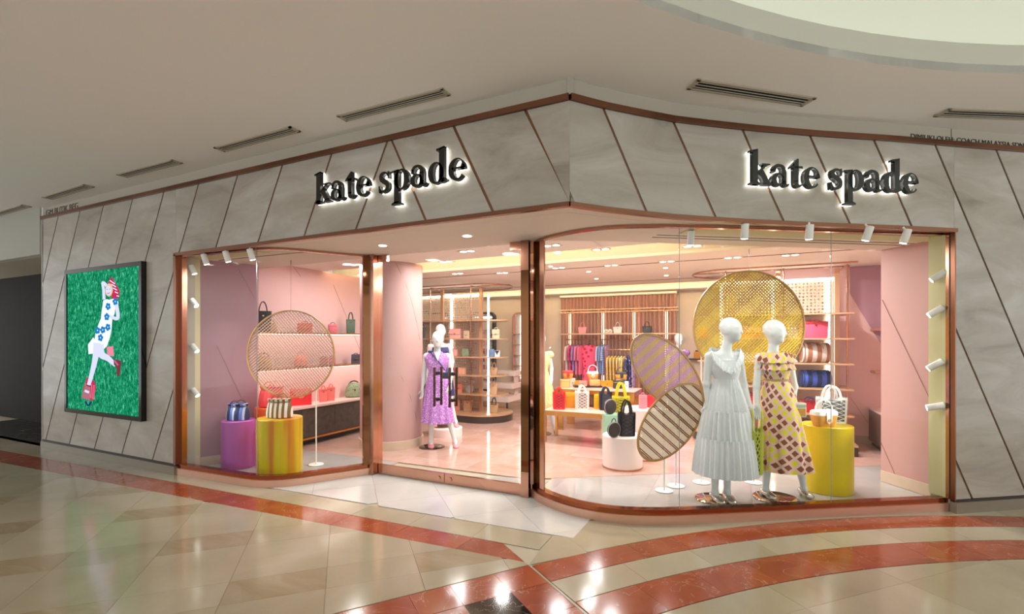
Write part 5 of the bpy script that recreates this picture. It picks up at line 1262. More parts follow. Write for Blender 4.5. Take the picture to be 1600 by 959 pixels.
# stepped white gift table in front of the niche
p = at(775, 530, 10.6); st = thing('stepped_table', 'white stepped display table below the dark framed niche', 'display table', (p.x-.1, p.y, .008), 0)
for k, (z, y0, y1, w_) in enumerate(((.36, -.45, .45, .62), (.62, -.15, .4, .58), (.88, .1, .38, .54))):
    mb = MB(); mb.box(-w_, w_, y0, y1, z-.10, z); obj('tier', mb, mat('tier_white', 'f1dcd6', .4), st, smooth=0)
for x in (-.58, .56):
    for y in (-.42, .38): mb = MB(); mb.box(x, x+.03, y, y+.03, 0, .27); obj('leg', mb, DARK, st, smooth=0)
for x in (-.5, .47): mb = MB(); mb.box(x, x+.03, .15, .33, .3, .8); obj('riser', mb, mat('tier_riser', 'e2c8c0', .5), st, smooth=0)
# small shelf with perfume on the beige wall
p = ony(1088, 560, BY-.12); mb = MB(); mb.box(-.28, .14, -.08, .1, -.025, 0); tag(obj('wall_shelf', mb, DARK, None, (p.x, BY-.11, p.z), smooth=0), 'small dark wall shelf on the beige wall left of the yellow screen', 'shelf')
mb = MB(); mb.box(-.06, .06, -.04, .04, 0, .15); mb.box(-.03, .03, -.02, .02, .15, .18, 1); tag(obj('perfume_box', mb, [mat('amber_box', 'd88a18', .3), DARK], None, (p.x+.01, BY-.11, p.z), smooth=0), 'amber box with dark cap on the small dark wall shelf', 'box')

# ================================================================== TABLES
def table(label, x0, x1, y0, y1, z, leg, ang=0.0):
    t = thing('display_table', label, 'display table', ((x0+x1)/2, (y0+y1)/2, .008), ang); w_, d_ = (x1-x0)/2, (y1-y0)/2; z -= .008
    mb = MB(); mb.box(-w_, w_, -d_, d_, z-.012, z); obj('top', mb, mat('table_top', 'f3c3b2', .2), t, smooth=0)
    mb = MB()
    for a, b in ((-d_-.006, -d_+.02), (d_-.02, d_+.006)): mb.box(-w_-.006, w_+.006, a, b, z-.075, z-.006)
    for a, b in ((-w_-.006, -w_+.02), (w_-.02, w_+.006)): mb.box(a, b, -d_, d_, z-.075, z-.006)
    obj('apron', mb, GOLD, t, smooth=0)
    for sx_ in (-1, 1):
        for sy_ in (-1, 1):
            x, y = sx_*(w_-leg/2), sy_*(d_-.03); mb = MB(); mb.box(x-leg/2, x+leg/2, y-.02, y+.02, 0, z-.07); obj('leg', mb, GOLD, t, smooth=0)
    return t
lowT = gz(849, 641, .505); T1Z = .505
table('low copper display table with pink top, holding woven bucket bags', -1.60, -.30, 3.50, 4.08, T1Z, .04)
hz = .735; q0, q1 = gz(866, 607, hz), gz(993, 611, hz)
table('higher copper display table behind the low one, holding basket bags', -1.78, -.40, 4.52, 5.22, hz, .14)
print('table2 pix', q0, q1)
# ================================================================== BAGS
def rr2(w_, d_, r, z, cx=0, cy=0, n_=4):
    P = []; r = min(r, w_/2-.001, d_/2-.001)
    for sx_, sy_, a0 in ((1, 1, 0), (-1, 1, 90), (-1, -1, 180), (1, -1, 270)):
        for k in range(n_): a = math.radians(a0+90*k/(n_-1)); P.append((cx+sx_*(w_/2-r)+r*math.cos(a), cy+sy_*(d_/2-r)+r*math.sin(a), z))
    return P
def arc(x0, x1, z, h, y, n_=12, sq=1.0):
    return [((x0+x1)/2-(x1-x0)/2*math.cos(PI*k/n_), y, z+h*math.sin(PI*k/n_)**sq) for k in range(n_+1)]
LEA = {}
def lea(c, rough=.4):
    k = 'leather_'+c
    return LEA.setdefault(k, mat(k, c, rough, noise=.05, nscale=40))
WICK = stripes_mat('honey_wicker', 'c8842c', 'e0a850', 2, 70, .5, .6)
def bag(kind, label, loc, rz, w_, d_, h, c, c2=None, group=None, hh=.1, name=None, trim=None):
    m = lea(c) if isinstance(c, str) else c; m2 = lea(c2) if isinstance(c2, str) else (c2 or m); gold = GOLD
    t = thing(name or {'tote': 'tote_bag', 'satchel': 'satchel_bag', 'draw': 'drawstring_bag', 'woven': 'woven_tote', 'round': 'round_bag', 'basket': 'basket_bag', 'duffel': 'duffel_bag', 'clutch': 'clutch_bag', 'slouch': 'slouch_bag', 'case': 'cosmetic_case'}[kind], label, 'bag', tuple(loc), rz, group)
    B = MB()
    if kind == 'tote':
        B.loft([rr2(w_*.86, d_, .02, 0), rr2(w_*.88, d_, .02, .004), rr2(w_, d_*.75, .015, h-.004), rr2(w_*.99, d_*.7, .015, h)]); obj('body', B, m, t)
        for s_ in (-1, 1): k = MB(); k.tube(arc(-w_*.24, w_*.24, h*.86, hh+h*.14, s_*d_*.39), .006, 6); obj('handle', k, m2, t)
        k = MB(); k.box(-w_*.40, w_*.40, -d_*.5-.001, -d_*.40, h*.90, h*.93); obj('top_seam', k, m2, t, smooth=0)
        k = MB(); k.box(-.012, .012, -d_*.5-.002, -d_*.42, h*.74, h*.80); obj('clasp', k, gold, t, smooth=0)
    elif kind == 'satchel':
        B.loft([rr2(w_*.97, d_, .015, 0), rr2(w_, d_, .015, .006), rr2(w_*.94, d_*.8, .015, h*.92), rr2(w_*.86, d_*.55, .015, h)]); obj('body', B, m, t)
        k = MB(); k.prism([(-w_*.47, -d_*.30, h*1.005), (w_*.47, -d_*.30, h*1.005), (w_*.49, -d_*.56, h*.55), (w_*.40, -d_*.57, h*.42), (-w_*.40, -d_*.57, h*.42), (-w_*.49, -d_*.56, h*.55)], (0, -.006, 0)); obj('flap', k, m2, t, smooth=0)
        k = MB(); k.box(-.014, .014, -d_*.57-.014, -d_*.55, h*.44, h*.54); obj('clasp', k, gold, t, smooth=0)
        k = MB(); k.tube(arc(-w_*.2, w_*.2, h*.98, hh, 0), .007, 6); obj('handle', k, m2, t)
    elif kind == 'draw':
        R = []; N = 48
        for s_, kx_, kz in ((.80, .8, 0), (1, 1, .03), (1.02, 1, .25), (.96, .9, .55), (.86, .72, .78), (.80, .62, .84), (.84, .68, .90), (.92, .8, 1.0)):
            R.append([(w_/2*s_*math.cos(2*PI*i/N)*(1+(.03 if kz > .7 else .008)*math.sin(13*2*PI*i/N)), d_/2*kx_*math.sin(2*PI*i/N)*(1+(.10 if kz > .7 else .02)*math.sin(13*2*PI*i/N+.6)), h*kz) for i in range(N)])
        B.loft(R); obj('body', B, m, t)
        k = MB(); k.tube([(w_*.41*math.cos(a), d_*.34*math.sin(a), h*.845) for a in np.linspace(0, 2*PI, 25)[:-1]], .006, 6, closed=True); obj('drawstring', k, m2, t)
        for s_ in (-1, 1): k = MB(); k.tube([(x+s_*.012, y, z) for x, y, z in arc(-w_*.22, w_*.22, h*.86, hh, s_*d_*.25)], .008, 6, flat=(1.4, .6)); obj('handle', k, m2, t)
    elif kind == 'woven':
        r = min(w_, d_)*.3; B.loft([rr2(w_*.9, d_*.9, r, 0), rr2(w_*.93, d_*.93, r, .01), rr2(w_*.97, d_*.97, r, h*.9)]); obj('lining', B, m2, t)
        ring_ = rr2(w_, d_, r, 0, 0, 0, 8); per = len(ring_); k = MB(); nrow = 8
        nst = 26
        def pt(s_, z, o=0):
            x = (s_ % 1)*per; i = int(x); f = x-i; a, b = ring_[i % per], ring_[(i+1) % per]; q_ = .93+.07*z/h; return ((a[0]*(1-f)+b[0]*f)*q_*(1+o), (a[1]*(1-f)+b[1]*f)*q_*(1+o), z)
        for sgn in (1, -1):
            for i in range(nst):
                P = [pt(i/nst+sgn*q_*.22/6, .012+(h*.93-.012)*q_/6, .02 if sgn > 0 else .005) for q_ in range(7)]; k.tube(P, .0052, 4, flat=(1.0, .6))
        obj('weave', k, m, t, kind='stuff')
        k = MB()
        for i in range(nst): a, b, c_ = pt(i/nst, h*.9, .02), pt((i+.5)/nst, h, .02), pt((i+1)/nst, h*.9, .02); k.prism([a, c_, b], (0, 0, .0)) if 0 else k.add([a, c_, b, tuple(np.array(a)*[.97, .97, 1]), tuple(np.array(c_)*[.97, .97, 1]), tuple(np.array(b)*[.97, .97, 1])], [(0, 1, 2), (5, 4, 3), (0, 2, 5, 3), (1, 4, 5, 2), (0, 3, 4, 1)])
        obj('scalloped_rim', k, m, t, smooth=0)
        k = MB(); k.loft([rr2(w_*.95, d_*.95, r, 0), rr2(w_*.97, d_*.97, r, .022)]); obj('base', k, m, t)
        for s_ in (-1, 1): k = MB(); k.tube(arc(-w_*.27, w_*.27, h*.82, hh+h*.18, s_*d_*.45, 14), .0085, 6, flat=(.7, 1.5)); obj('handle', k, m, t)
    elif kind == 'round':
        r = h/2
        prof = [(.001, -d_/2), (r*.9, -d_/2), (r, -d_/2+.012), (r, d_/2-.012), (r*.9, d_/2), (.001, d_/2)]; N = 32
        B.loft([[(a*math.cos(2*PI*i/N), z, r+a*math.sin(2*PI*i/N)) for i in range(N)] for a, z in prof], cap=False); obj('body', B, m, t)
        k = MB(); k.tube([((r+.001)*math.cos(a), -d_*.22, r+(r+.001)*math.sin(a)) for a in np.linspace(0, 2*PI, 33)[:-1]], .005, 6, closed=True); obj('zip', k, m2, t)
        k = MB(); k.tube(arc(-r*.35, r*.35, h*.96, hh, 0), .006, 6); obj('handle', k, m, t)
    elif kind == 'basket':
        B.loft([rr2(w_*.76, d_*.72, .04, 0), rr2(w_*.8, d_*.8, .04, .006), rr2(w_*.96, d_*.96, .04, h*.5), rr2(w_, d_, .04, h*.72)]); obj('basket', B, WICK, t)
        k = MB(); k.loft([rr2(w_*1.01, d_*1.01, .04, h*.70), rr2(w_*1.02, d_*1.02, .04, h*.74), rr2(w_*.98, d_*.98, .04, h*.93), rr2(w_*.88, d_*.85, .04, h)]); obj('lid', k, m, t)
        k = MB(); pl = [(-w_*.13, h*.9), (w_*.13, h*.9)]+[(w_*.12*math.cos(a), h*.40+w_*.12*math.sin(a)) for a in np.linspace(0, -PI, 9)]; k.prism([(x, -d_*.515, z) for x, z in pl], (0, -.006, 0)); obj('flap_tab', k, m, t, smooth=0)
        k = MB(); k.cyl((0, -d_*.515-.006, h*.42), (0, -d_*.515-.016, h*.42), .016, 14); obj('clasp', k, m2, t)
        k = MB(); k.tube(arc(-w_*.40, w_*.40, h*.9, hh, 0, 16, .8), .007, 6); obj('handle', k, m, t)
    elif kind == 'duffel':
        N = 26; R = []
        for x, s_ in ((-.5, .82), (-.485, .95), (-.40, 1.0), (-.2, 1.0), (0, .97), (.2, 1.0), (.40, 1.0), (.485, .95), (.5, .82)):
            R.append([(x*w_, d_/2*s_*math.cos(2*PI*i/N), h/2+h/2*s_*max(-1, 1.05*math.sin(2*PI*i/N))) for i in range(N)])
        B.loft(R); obj('body', B, m, t)
        for s_ in (-1, 1): k = MB(); k.tube([(x, s_*d_*.40+(-s_*.0), z) for x, _, z in arc(-w_*.22, w_*.22, h*.62, hh+h*.3, 0)], .010, 6, flat=(1.3, .6)); obj('handle', k, m2, t)
        for x in (-.44, .44): k = MB(); k.tube([(x*w_, d_/2*1.012*math.cos(a), h/2+h/2*1.012*math.sin(a)) for a in np.linspace(0, 2*PI, 21)[:-1]], .008, 5, closed=True); obj('end_strap', k, m2, t)
    elif kind == 'clutch':
        B.loft([rr2(w_, d_, .01, 0), rr2(w_, d_, .01, h*.95), rr2(w_*.98, d_*.5, .008, h)]); obj('body', B, m, t)
        k = MB(); k.prism([(-w_*.495, -d_*.5, h*.98), (w_*.495, -d_*.5, h*.98), (w_*.03, -d_*.52, h*.38), (-w_*.03, -d_*.52, h*.38)], (0, -.005, 0)); obj('flap', k, m2, t, smooth=0)
        k = MB(); k.cyl((0, -d_*.52-.004, h*.42), (0, -d_*.52-.012, h*.42), .009, 10); obj('clasp', k, gold, t)
    elif kind == 'slouch':
        N = 28; R = [[(w_/2*s_*math.cos(2*PI*i/N)*(1+.03*math.sin(3*2*PI*i/N+z)), d_/2*e*math.sin(2*PI*i/N), h*z+(.04*h*math.cos(2*2*PI*i/N) if z > .6 else 0)) for i in range(N)] for s_, e, z in ((.8, .7, 0), (.98, 1, .08), (1, 1, .35), (.85, .8, .7), (.55, .35, .95), (.5, .2, 1.0))]
        B.loft(R); obj('body', B, m, t); k = MB(); k.tube(arc(-w_*.3, w_*.3, h*.8, hh+h*.1, 0), .009, 6, flat=(.7, 1.3)); obj('strap', k, m2, t)
        k = MB(); k.box(-.01, .01, -d_*.48, -d_*.40, h*.45, h*.6); obj('clasp', k, gold, t, smooth=0)
    elif kind == 'case':
        B.loft([rr2(w_*.95, d_*.95, .03, 0), rr2(w_, d_, .03, .01), rr2(w_, d_, .03, h*.95), rr2(w_*.92, d_*.92, .03, h)]); obj('body', B, m, t)
        k = MB(); k.loft([rr2(w_*1.01, d_*1.01, .03, h*.72), rr2(w_*1.01, d_*1.01, .03, h*.755)]); obj('zip', k, m2, t); k = MB(); k.tube(arc(-w_*.25, w_*.25, h*.98, hh, 0), .006, 6); obj('handle', k, m2, t)
    return t
def pb(kind, label, u0, u1, v0, v1, Y, z, c, c2=None, dk=.45, rot=0.0, wk=1.0, **kw):
    """bag whose body covers u0..u1, top v0 .. bottom v1 at depth Y, standing on height z"""
    p = at((u0+u1)/2, 530, Y); return bag(kind, label, (p.x, p.y, z), YAW+rot, (u1-u0)*Y/F*wk, (u1-u0)*Y/F*dk, (v1-v0)*Y/F, c, c2, **kw)
BLUEW = stripes_mat('blue_woven_stripe', '1c2456', '5a78c8', 0, 9, .5, .6, third=(.8, 'c8d4ee')); BRW = stripes_mat('brown_white_stripe', '8a6236', 'f2ece2', 0, 17, .5, .6)
ZP0 = .008
# left window
pb('draw', 'blue woven drawstring bag on the purple pedestal', 355, 389, 630, 655, 5.95, .59, BLUEW, '1a1f3a', .7, hh=.07)
pb('draw', 'brown and white striped ruffled bag on the yellow pedestal', 417, 457, 619, 648, 5.72, .658, BRW, '8a6236', .6, hh=.09)
pb('draw', 'coral red drawstring bag on the orange pedestal', 405, 444, 606, 638, 6.28, .708, 'f0484c', 'e05a3a', .65, hh=.10)
# shelves on the left pink wall
def ls(kind, label, u, wpx, hpx, z, c, c2=None, dk=.4, rot=.55, **kw):
    p = onx(u, 530, LX); Y = depth(p); return bag(kind, label, (p.x, p.y, z), YAW+rot, wpx*Y/F, min(.26, wpx*Y/F*dk), hpx*Y/F, c, c2, **kw)
G1 = 'bags on the left wall shelves'
ls('tote', 'tall black tote on the upper left shelf, left of the cane screen', 411, 24, 33, LZ1+.001, '231a1c', None, .4, group=G1, hh=.13)
ls('slouch', 'tan slouch bag on the upper left shelf, behind the cane screen', 424, 16, 15, LZ1+.001, 'b98a58', None, group=G1, hh=.05)
ls('satchel', 'red orange flap bag on the upper left shelf, centre of the cane screen', 476, 22, 15, LZ1+.001, 'e24a22', 'c93a1a', group=G1, hh=.03)
ls('case', 'small red and dark boxy bag on the upper left shelf, right of the cane screen', 520, 14, 14, LZ1+.001, 'e0707a', '5a1a20', group=G1, hh=.03)
ls('tote', 'dark green tote with thin handles on the upper left shelf', 548, 14, 22, LZ1+.001, '4d6650', '3a4a40', group=G1, hh=.12)
ls('slouch', 'tan hobo bag on the lower left shelf behind the cane screen', 412, 25, 20, LZ2+.001, 'b08a5c', '8a6a4a', group=G1, hh=.06)
ls('slouch', 'coral shoulder bag on the lower left shelf', 470, 20, 17, LZ2+.001, 'e87868', None, group=G1, hh=.07)
ls('case', 'brown and pink small bag on the lower left shelf', 506, 12, 12, LZ2+.001, 'c06a60', '6a3a40', group=G1, hh=.02)
ls('case', 'rose boxy bag at the rim of the cane screen, lower left shelf', 519, 10, 12, LZ2+.001, 'd86a88', '7a3a4a', group=G1, hh=.02)
ls('satchel', 'dark purple flap bag on the lower left shelf by the jamb', 556, 14, 14, LZ2+.001, '4a3e4c', '3a3040', group=G1, hh=.02)
CT = .601
ls('clutch', 'large red envelope clutch on the dark cabinet, below the cane screen', 470, 31, 26, CT, 'ee2a36', 'f08478', .2, group='bags on the dark cabinet')
ls('tote', 'coral pink tote on the dark cabinet, first of the pair', 505, 13, 20, CT, 'f07a78', None, .4, group='bags on the dark cabinet', hh=.05)
ls('tote', 'coral pink tote on the dark cabinet, second of the pair', 517, 13, 21, CT, 'ee8078', None, .4, group='bags on the dark cabinet', hh=.05)
FLOR = spots_mat('green_floral', '8a9a78', '3a5a3c', 40, .3, .6, 'd8706a')
ls('slouch', 'green floral handbag with dark handles on the dark cabinet', 553, 27, 22, CT, FLOR, '2a2428', .5, group='bags on the dark cabinet', hh=.06)
ls('case', 'small black bag on the dark cabinet behind the coral red bag', 415, 10, 15, CT, '1c1618', None, group='bags on the dark cabinet', hh=.03)
# right window
pb('basket', 'honey wicker basket bag with white lid on the yellow pedestal, right window', 1268, 1306, 639, 664, 4.93, .698, 'f4f2ee', 'd8a050', .55, hh=.12, rot=.15)
pb('woven', 'white woven scalloped tote behind the basket bag on the yellow pedestal', 1279, 1319, 621, 661, 5.13, .698, 'f4f4f2', '6a6a6a', .42, hh=.12, rot=-.25)
p = at(1183, 530, 4.60); zt_ = CH+(530-668)/F*4.60; zb_ = CH+(530-737)/F*4.60
gb = bag('woven', 'narrow yellow green woven bag hanging from the hands between the two mannequins', (p.x, p.y, zb_), YAW+1.15, .24, .09, zt_-zb_, 'c0c83a', '4a4a20', hh=.17)
p = at(1249, 530, 4.70); pu = thing('box_purse', 'pale green box purse with straw front, hanging by the check dress', 'bag', (p.x, p.y, CH+(530-651)/F*4.70), YAW)
mb = MB(); mb.loft([rr2(.105, .06, .01, 0), rr2(.11, .065, .01, .005), rr2(.105, .065, .01, .135), rr2(.1, .06, .01, .14)]); obj('body', mb, lea('d8e0cc'), pu)
mb = MB(); mb.box(-.04, .04, -.037, -.032, .015, .085); obj('straw_panel', mb, WICK, pu, smooth=0); mb = MB(); mb.box(-.045, .045, -.037, -.032, .098, .125); obj('flap', mb, lea('aebc9c'), pu, smooth=0)
mb = MB(); mb.tube([(-.03, 0, .14), (-.07, .02, .33), (-.10, .04, .52), (-.125, .06, .62)], .004, 6); obj('strap', mb, lea('c86a70'), pu)
# podiums
pb('woven', 'black woven tote on the low pink podium', 966, 992, 641, 678, 5.86, .409, '1c1e2a', '3a3a44', .55, hh=.14)
pb('round', 'round black bag on the low pink podium, left of the black tote', 951, 967, 653, 677, 5.75, .409, '2a2228', 'a8a4a8', .35, rot=.5, hh=.05)
pb('round', 'round black bag on the mint block', 944, 962, 627, 650, 6.6, .559, '2c2428', 'a8a4a8', .4, rot=.5, hh=.04)
pb('woven', 'yellow woven tote between the mint block and the taller podium', 957, 983, 617, 645, 6.95, .509, 'd8cc28', '8a8420', .5, hh=.19)
pb('case', 'pink rounded cosmetic case on the taller podium', 998, 1011, 615, 636, 6.35, .674, 'f08a98', 'd86a80', .6, hh=.03)
pb('case', 'red rounded cosmetic case on the taller podium', 1011, 1023, 618, 637, 6.45, .674, 'e8283a', 'c01a2a', .6, hh=.02)
# low table
pb('woven', 'red woven bucket bag at the left end of the low table', 864, 883, 614, 641, 7.45, .506, 'e8303a', '8a1a20', .7, hh=.06)
pb('case', 'mustard boxy bag behind the red woven bag on the low table', 883, 900, 616, 639, 7.62, .506, 'd8960c', 'b87a08', .6, hh=.01)
pb('woven', 'white woven bucket bag in the middle of the low table', 899, 920, 613, 642, 7.42, .506, 'f4ece6', '8a8080', .7, hh=.08)
pb('case', 'yellow upright box bag on the low table, right of the white bucket bag', 928, 937, 618, 640, 7.5, .506, 'e8b40c', 'c89408', .8, hh=.01)
pb('woven', 'navy woven bucket bag near the right end of the low table', 936.5, 956, 614, 642, 7.36, .506, '2a2c44', '4a4c5c', .6, hh=.07)
# higher table
HT = .736
pb('case', 'red and tan trunk bag on the higher table, below the red lidded basket', 875, 891, 596, 609, 8.5, HT, 'd8a868', 'd8202c', .5, hh=.01)
k_ = HT+13*8.5/F
pb('basket', 'red lidded basket bag stacked on the red and tan trunk bag', 879, 896, 584, 596, 8.62, k_+.002, 'e0282c', 'c01a20', .5, hh=.02)
pb('clutch', 'cream card case upright on the higher table behind the trunk bag', 890, 899, 596, 608, 8.8, HT, 'ece0d0', None, .3)
pb('clutch', 'yellow clutch on the higher table, left of centre', 899, 917, 599, 608, 8.75, HT, 'e8b020', 'd89c10', .3)
mb = MB(); p = at(918, 530, 8.6); mb.box(-.25, .25, -.13, .13, 0, .025); tag(obj('display_tray', mb, DARK, None, (p.x, p.y, HT+.001), smooth=0), 'dark flat tray on the higher table under the pale basket bag', 'tray').rotation_euler.z = YAW
pb('case', 'tan leather trunk bag on the dark tray', 920, 938, 598, 607.5, 8.55, HT+.028, 'd89858', 'b8743a', .45, hh=.01)
pb('basket', 'white lidded basket bag with tall handle above the dark tray', 917, 935, 585, 597, 8.62, HT+.028+9.5*8.55/F+.003, 'f2ece4', 'd8a050', .5, hh=.13)
pb('satchel', 'rose printed small flap bag on the dark tray', 903, 917, 600, 607.5, 8.5, HT+.028, 'e8a890', 'd86a58', .4, hh=.01)
pb('clutch', 'yellow clutch on the higher table, right of centre', 938, 958, 599, 608, 8.7, HT, 'e0a41c', 'd0940c', .3)
pb('case', 'black striped trunk bag at the right of the higher table', 958, 976, 597, 610, 8.35, HT, '2a2422', 'd8a868', .5, hh=.01)
pb('basket', 'black lidded basket bag stacked on the black striped trunk bag', 961, 980, 585, 597, 8.42, HT+13*8.35/F+.002, '26262c', '1a1a1e', .5, hh=.09)
pb('clutch', 'white card beside the black striped trunk bag on the higher table', 976, 982, 597, 609, 8.25, HT, 'f2ece6', None, .4)
# shelf of the rack
def rs(kind, label, u, wpx, hpx, c, c2=None, **kw):
    p = ony(u, 530, RY+.12); Y = depth(p); return bag(kind, label, (p.x, p.y, RSZ+.009), YAW*.5, wpx*Y/F, wpx*Y/F*.4, hpx*Y/F, c, c2, **kw)
rs('tote', 'pink structured handbag on the copper rack shelf', 910, 13.5, 10, 'f4969a', hh=.10); rs('tote', 'white structured handbag on the copper rack shelf', 965, 14, 10, 'f2ece4', hh=.10); rs('tote', 'black structured handbag on the copper rack shelf', 1011, 14.5, 10.5, '1c1818', hh=.10)
for k, u in enumerate((946.5, 952.5)):
    p = ony(u, 530, RY+.12); t = thing('sandal', 'white sandal on the rack shelf, %s of the pair' % ('left' if k == 0 else 'right'), 'shoe', (p.x, p.y, RSZ+.009), .4)
    mb = MB(); mb.loft([[(x*w_, y, z) for x in (-1, 1)]+[(x*w_, y, z-.012) for x in (1, -1)] for y, w_, z in ((-.11, .03, .014), (-.03, .038, .02), (.05, .03, .07), (.11, .028, .085))]); obj('sole', mb, mat('sandal_white', 'f4efe8', .4), t)
    mb = MB(); mb.cyl((0, .095, 0), (0, .095, .08), .016, 8); obj('heel', mb, MATS['sandal_white'], t); mb = MB(); mb.tube(arc(-.04, .04, .02, .06, -.06, 8), .016, 6); obj('strap', mb, MATS['sandal_white'], t)
# islands
def isl(kind, label, u, wpx, hpx, z, c, c2=None, y=IY-.12, rot=0.0, **kw):
    p = ony(u, 530, y); Y = depth(p); return bag(kind, label, (p.x, p.y, z+.009), YAW*.6+rot, wpx*Y/F, min(.3, wpx*Y/F*.5), hpx*Y/F, c, c2, **kw)
GL, GR_ = 'bags on the left island', 'bags on the right island'
D0 = .156
isl('satchel', 'large pale pink flap bag on the left island, by the mannequin heads', 712, 19, 15, SHZ[3], 'f5b6ac', 'f2a69c', group=GL, hh=.02)
isl('tote', 'dark tote at the far left of the left island, upper row', 661, 8, 17, SHZ[3], '4a4446', group=GL, hh=.07)
isl('clutch', 'pale cream bag on the left island right of the pale pink flap bag', 729, 9, 12, SHZ[3], 'd8b898', group=GL)
isl('case', 'pink box bag on the left island, second row', 709, 14, 10.5, SHZ[2], 'f4a8a0', 'e89088', group=GL, hh=.01)
isl('case', 'teal speckled box bag on the left island, second row', 727, 12, 12, SHZ[2], FLOR, '6a9a94', group=GL, hh=.02)
isl('case', 'peach box bag on the left island, third row', 722, 13, 10, SHZ[1], 'f4b490', 'e89a78', group=GL, hh=.01)
isl('round', 'small red bag on the left island behind the door handle', 708, 8, 9, SHZ[1], 'e0484a', group=GL, hh=.02)
isl('satchel', 'coral flap bag on the left island, fourth row', 717, 12, 13, SHZ[0], 'f2988a', 'ea8478', group=GL, hh=.02)
isl('round', 'silver grey round bag on the left island, fourth row', 734, 8, 12, SHZ[0], 'a8a0a0', group=GL, hh=.02)
isl('satchel', 'large salmon flap bag on the floor deck of the left island', 711, 17, 16, D0, 'f2a490', 'ea9280', group=GL, hh=.03)
isl('tote', 'tan tote on the floor deck of the left island', 731, 14, 17, D0, 'c89870', group=GL, hh=.10)
isl('tote', 'beige and black tote with charm at the right end of the left island deck', 772, 13, 15, D0, 'b8946c', '2a2422', group=GL, hh=.11)
isl('tote', 'beige tote at the right end of the left island, second shelf from the deck', 771, 13, 17, SHZ[0], 'c8a27c', group=GL, hh=.12)
isl('satchel', 'cream bag on the left island right end, upper row', 775, 12, 14, SHZ[3], 'd8c8a8', 'c8b490', group=GL, hh=.04)
isl('slouch', 'pink floral bag with dark handle on the left island right end, above the upper row', 768, 14, 9, SHZ[3]+.155, spots_mat('pink_floral', 'ee9ab8', '4a3058', 40, .3), '2a2026', group=GL, hh=.05, y=IY+.22) if 0 else None
isl('clutch', 'blue denim pouch on the left island right end, second row', 768, 9, 12, SHZ[2], '6a86b0', group=GL)
isl('clutch', 'navy and white pouch on the left island right end, second row', 777, 8, 10, SHZ[2], 'e8e4e0', '2c3050', group=GL)
isl('tote', 'tan tote on the left island right end, third row', 772, 11, 12, SHZ[1], 'b88c64', group=GL, hh=.10)
PLAID = stripes_mat('blue_plaid', '20306e', '4a6ad8', 0, 8, .5, .6); PLW2 = stripes_mat('brown_white_plaid', 'b07a58', 'f0e8e4', 0, 8, .5, .6)
isl('tote', 'hot pink and orange tote on the right island, top row', 1271, 38, 26, SHZ[3], 'fb5f80', 'f0563a', group=GR_, hh=.02)
isl('duffel', 'brown and white striped duffel on the right island, second row', 1273, 40, 30, SHZ[2], PLW2, 'b07a58', group=GR_, hh=.03)
isl('duffel', 'blue plaid duffel on the right island, third row', 1273, 42, 26, SHZ[1], PLAID, '1c2450', group=GR_, hh=.02)
isl('tote', 'red and purple tote on the right island, fourth row, upper', 1266, 28, 18, SHZ[0]+.001, 'ea2c30', '6a5aa8', group=GR_, hh=.04)
isl('tote', 'red tote on the right island deck', 1262, 27, 20, D0, 'e02a34', '5a4aa0', group=GR_, hh=.06)
isl('satchel', 'orange red handbag behind the yellow cane screen, top row', 1174, 27, 19, SHZ[3], 'f25a2a', 'f27048', group=GR_, hh=.03)
isl('case', 'blue and white striped case behind the yellow cane screen, top row', 1239, 14, 26, SHZ[3], stripes_mat('blue_white', 'dfe4f0', '8a98c8', 2, 22, .5), '6a78b0', group=GR_, hh=.01)
isl('round', 'orange round bag behind the yellow cane screen, left end', 1098, 11, 16, SHZ[3], 'f07a30', group=GR_, hh=.02)
isl('tote', 'pale cream tote behind the yellow cane screen, second row', 1172, 24, 18, SHZ[2], 'eee0d0', 'd8906a', group=GR_, hh=.03)
isl('slouch', 'bright red bag between the two window mannequins, third row', 1172, 22, 22, SHZ[0], 'f0303c', 'c8202c', group=GR_, hh=.05)
isl('slouch', 'dark red floral bag low on the right island behind the check dress', 1252, 22, 24, D0, spots_mat('red_floral', '8a2a34', 'd8a8a0', 35, .3, .6, '2a2022'), '2a2022', group=GR_, hh=.05, y=IY-.40)

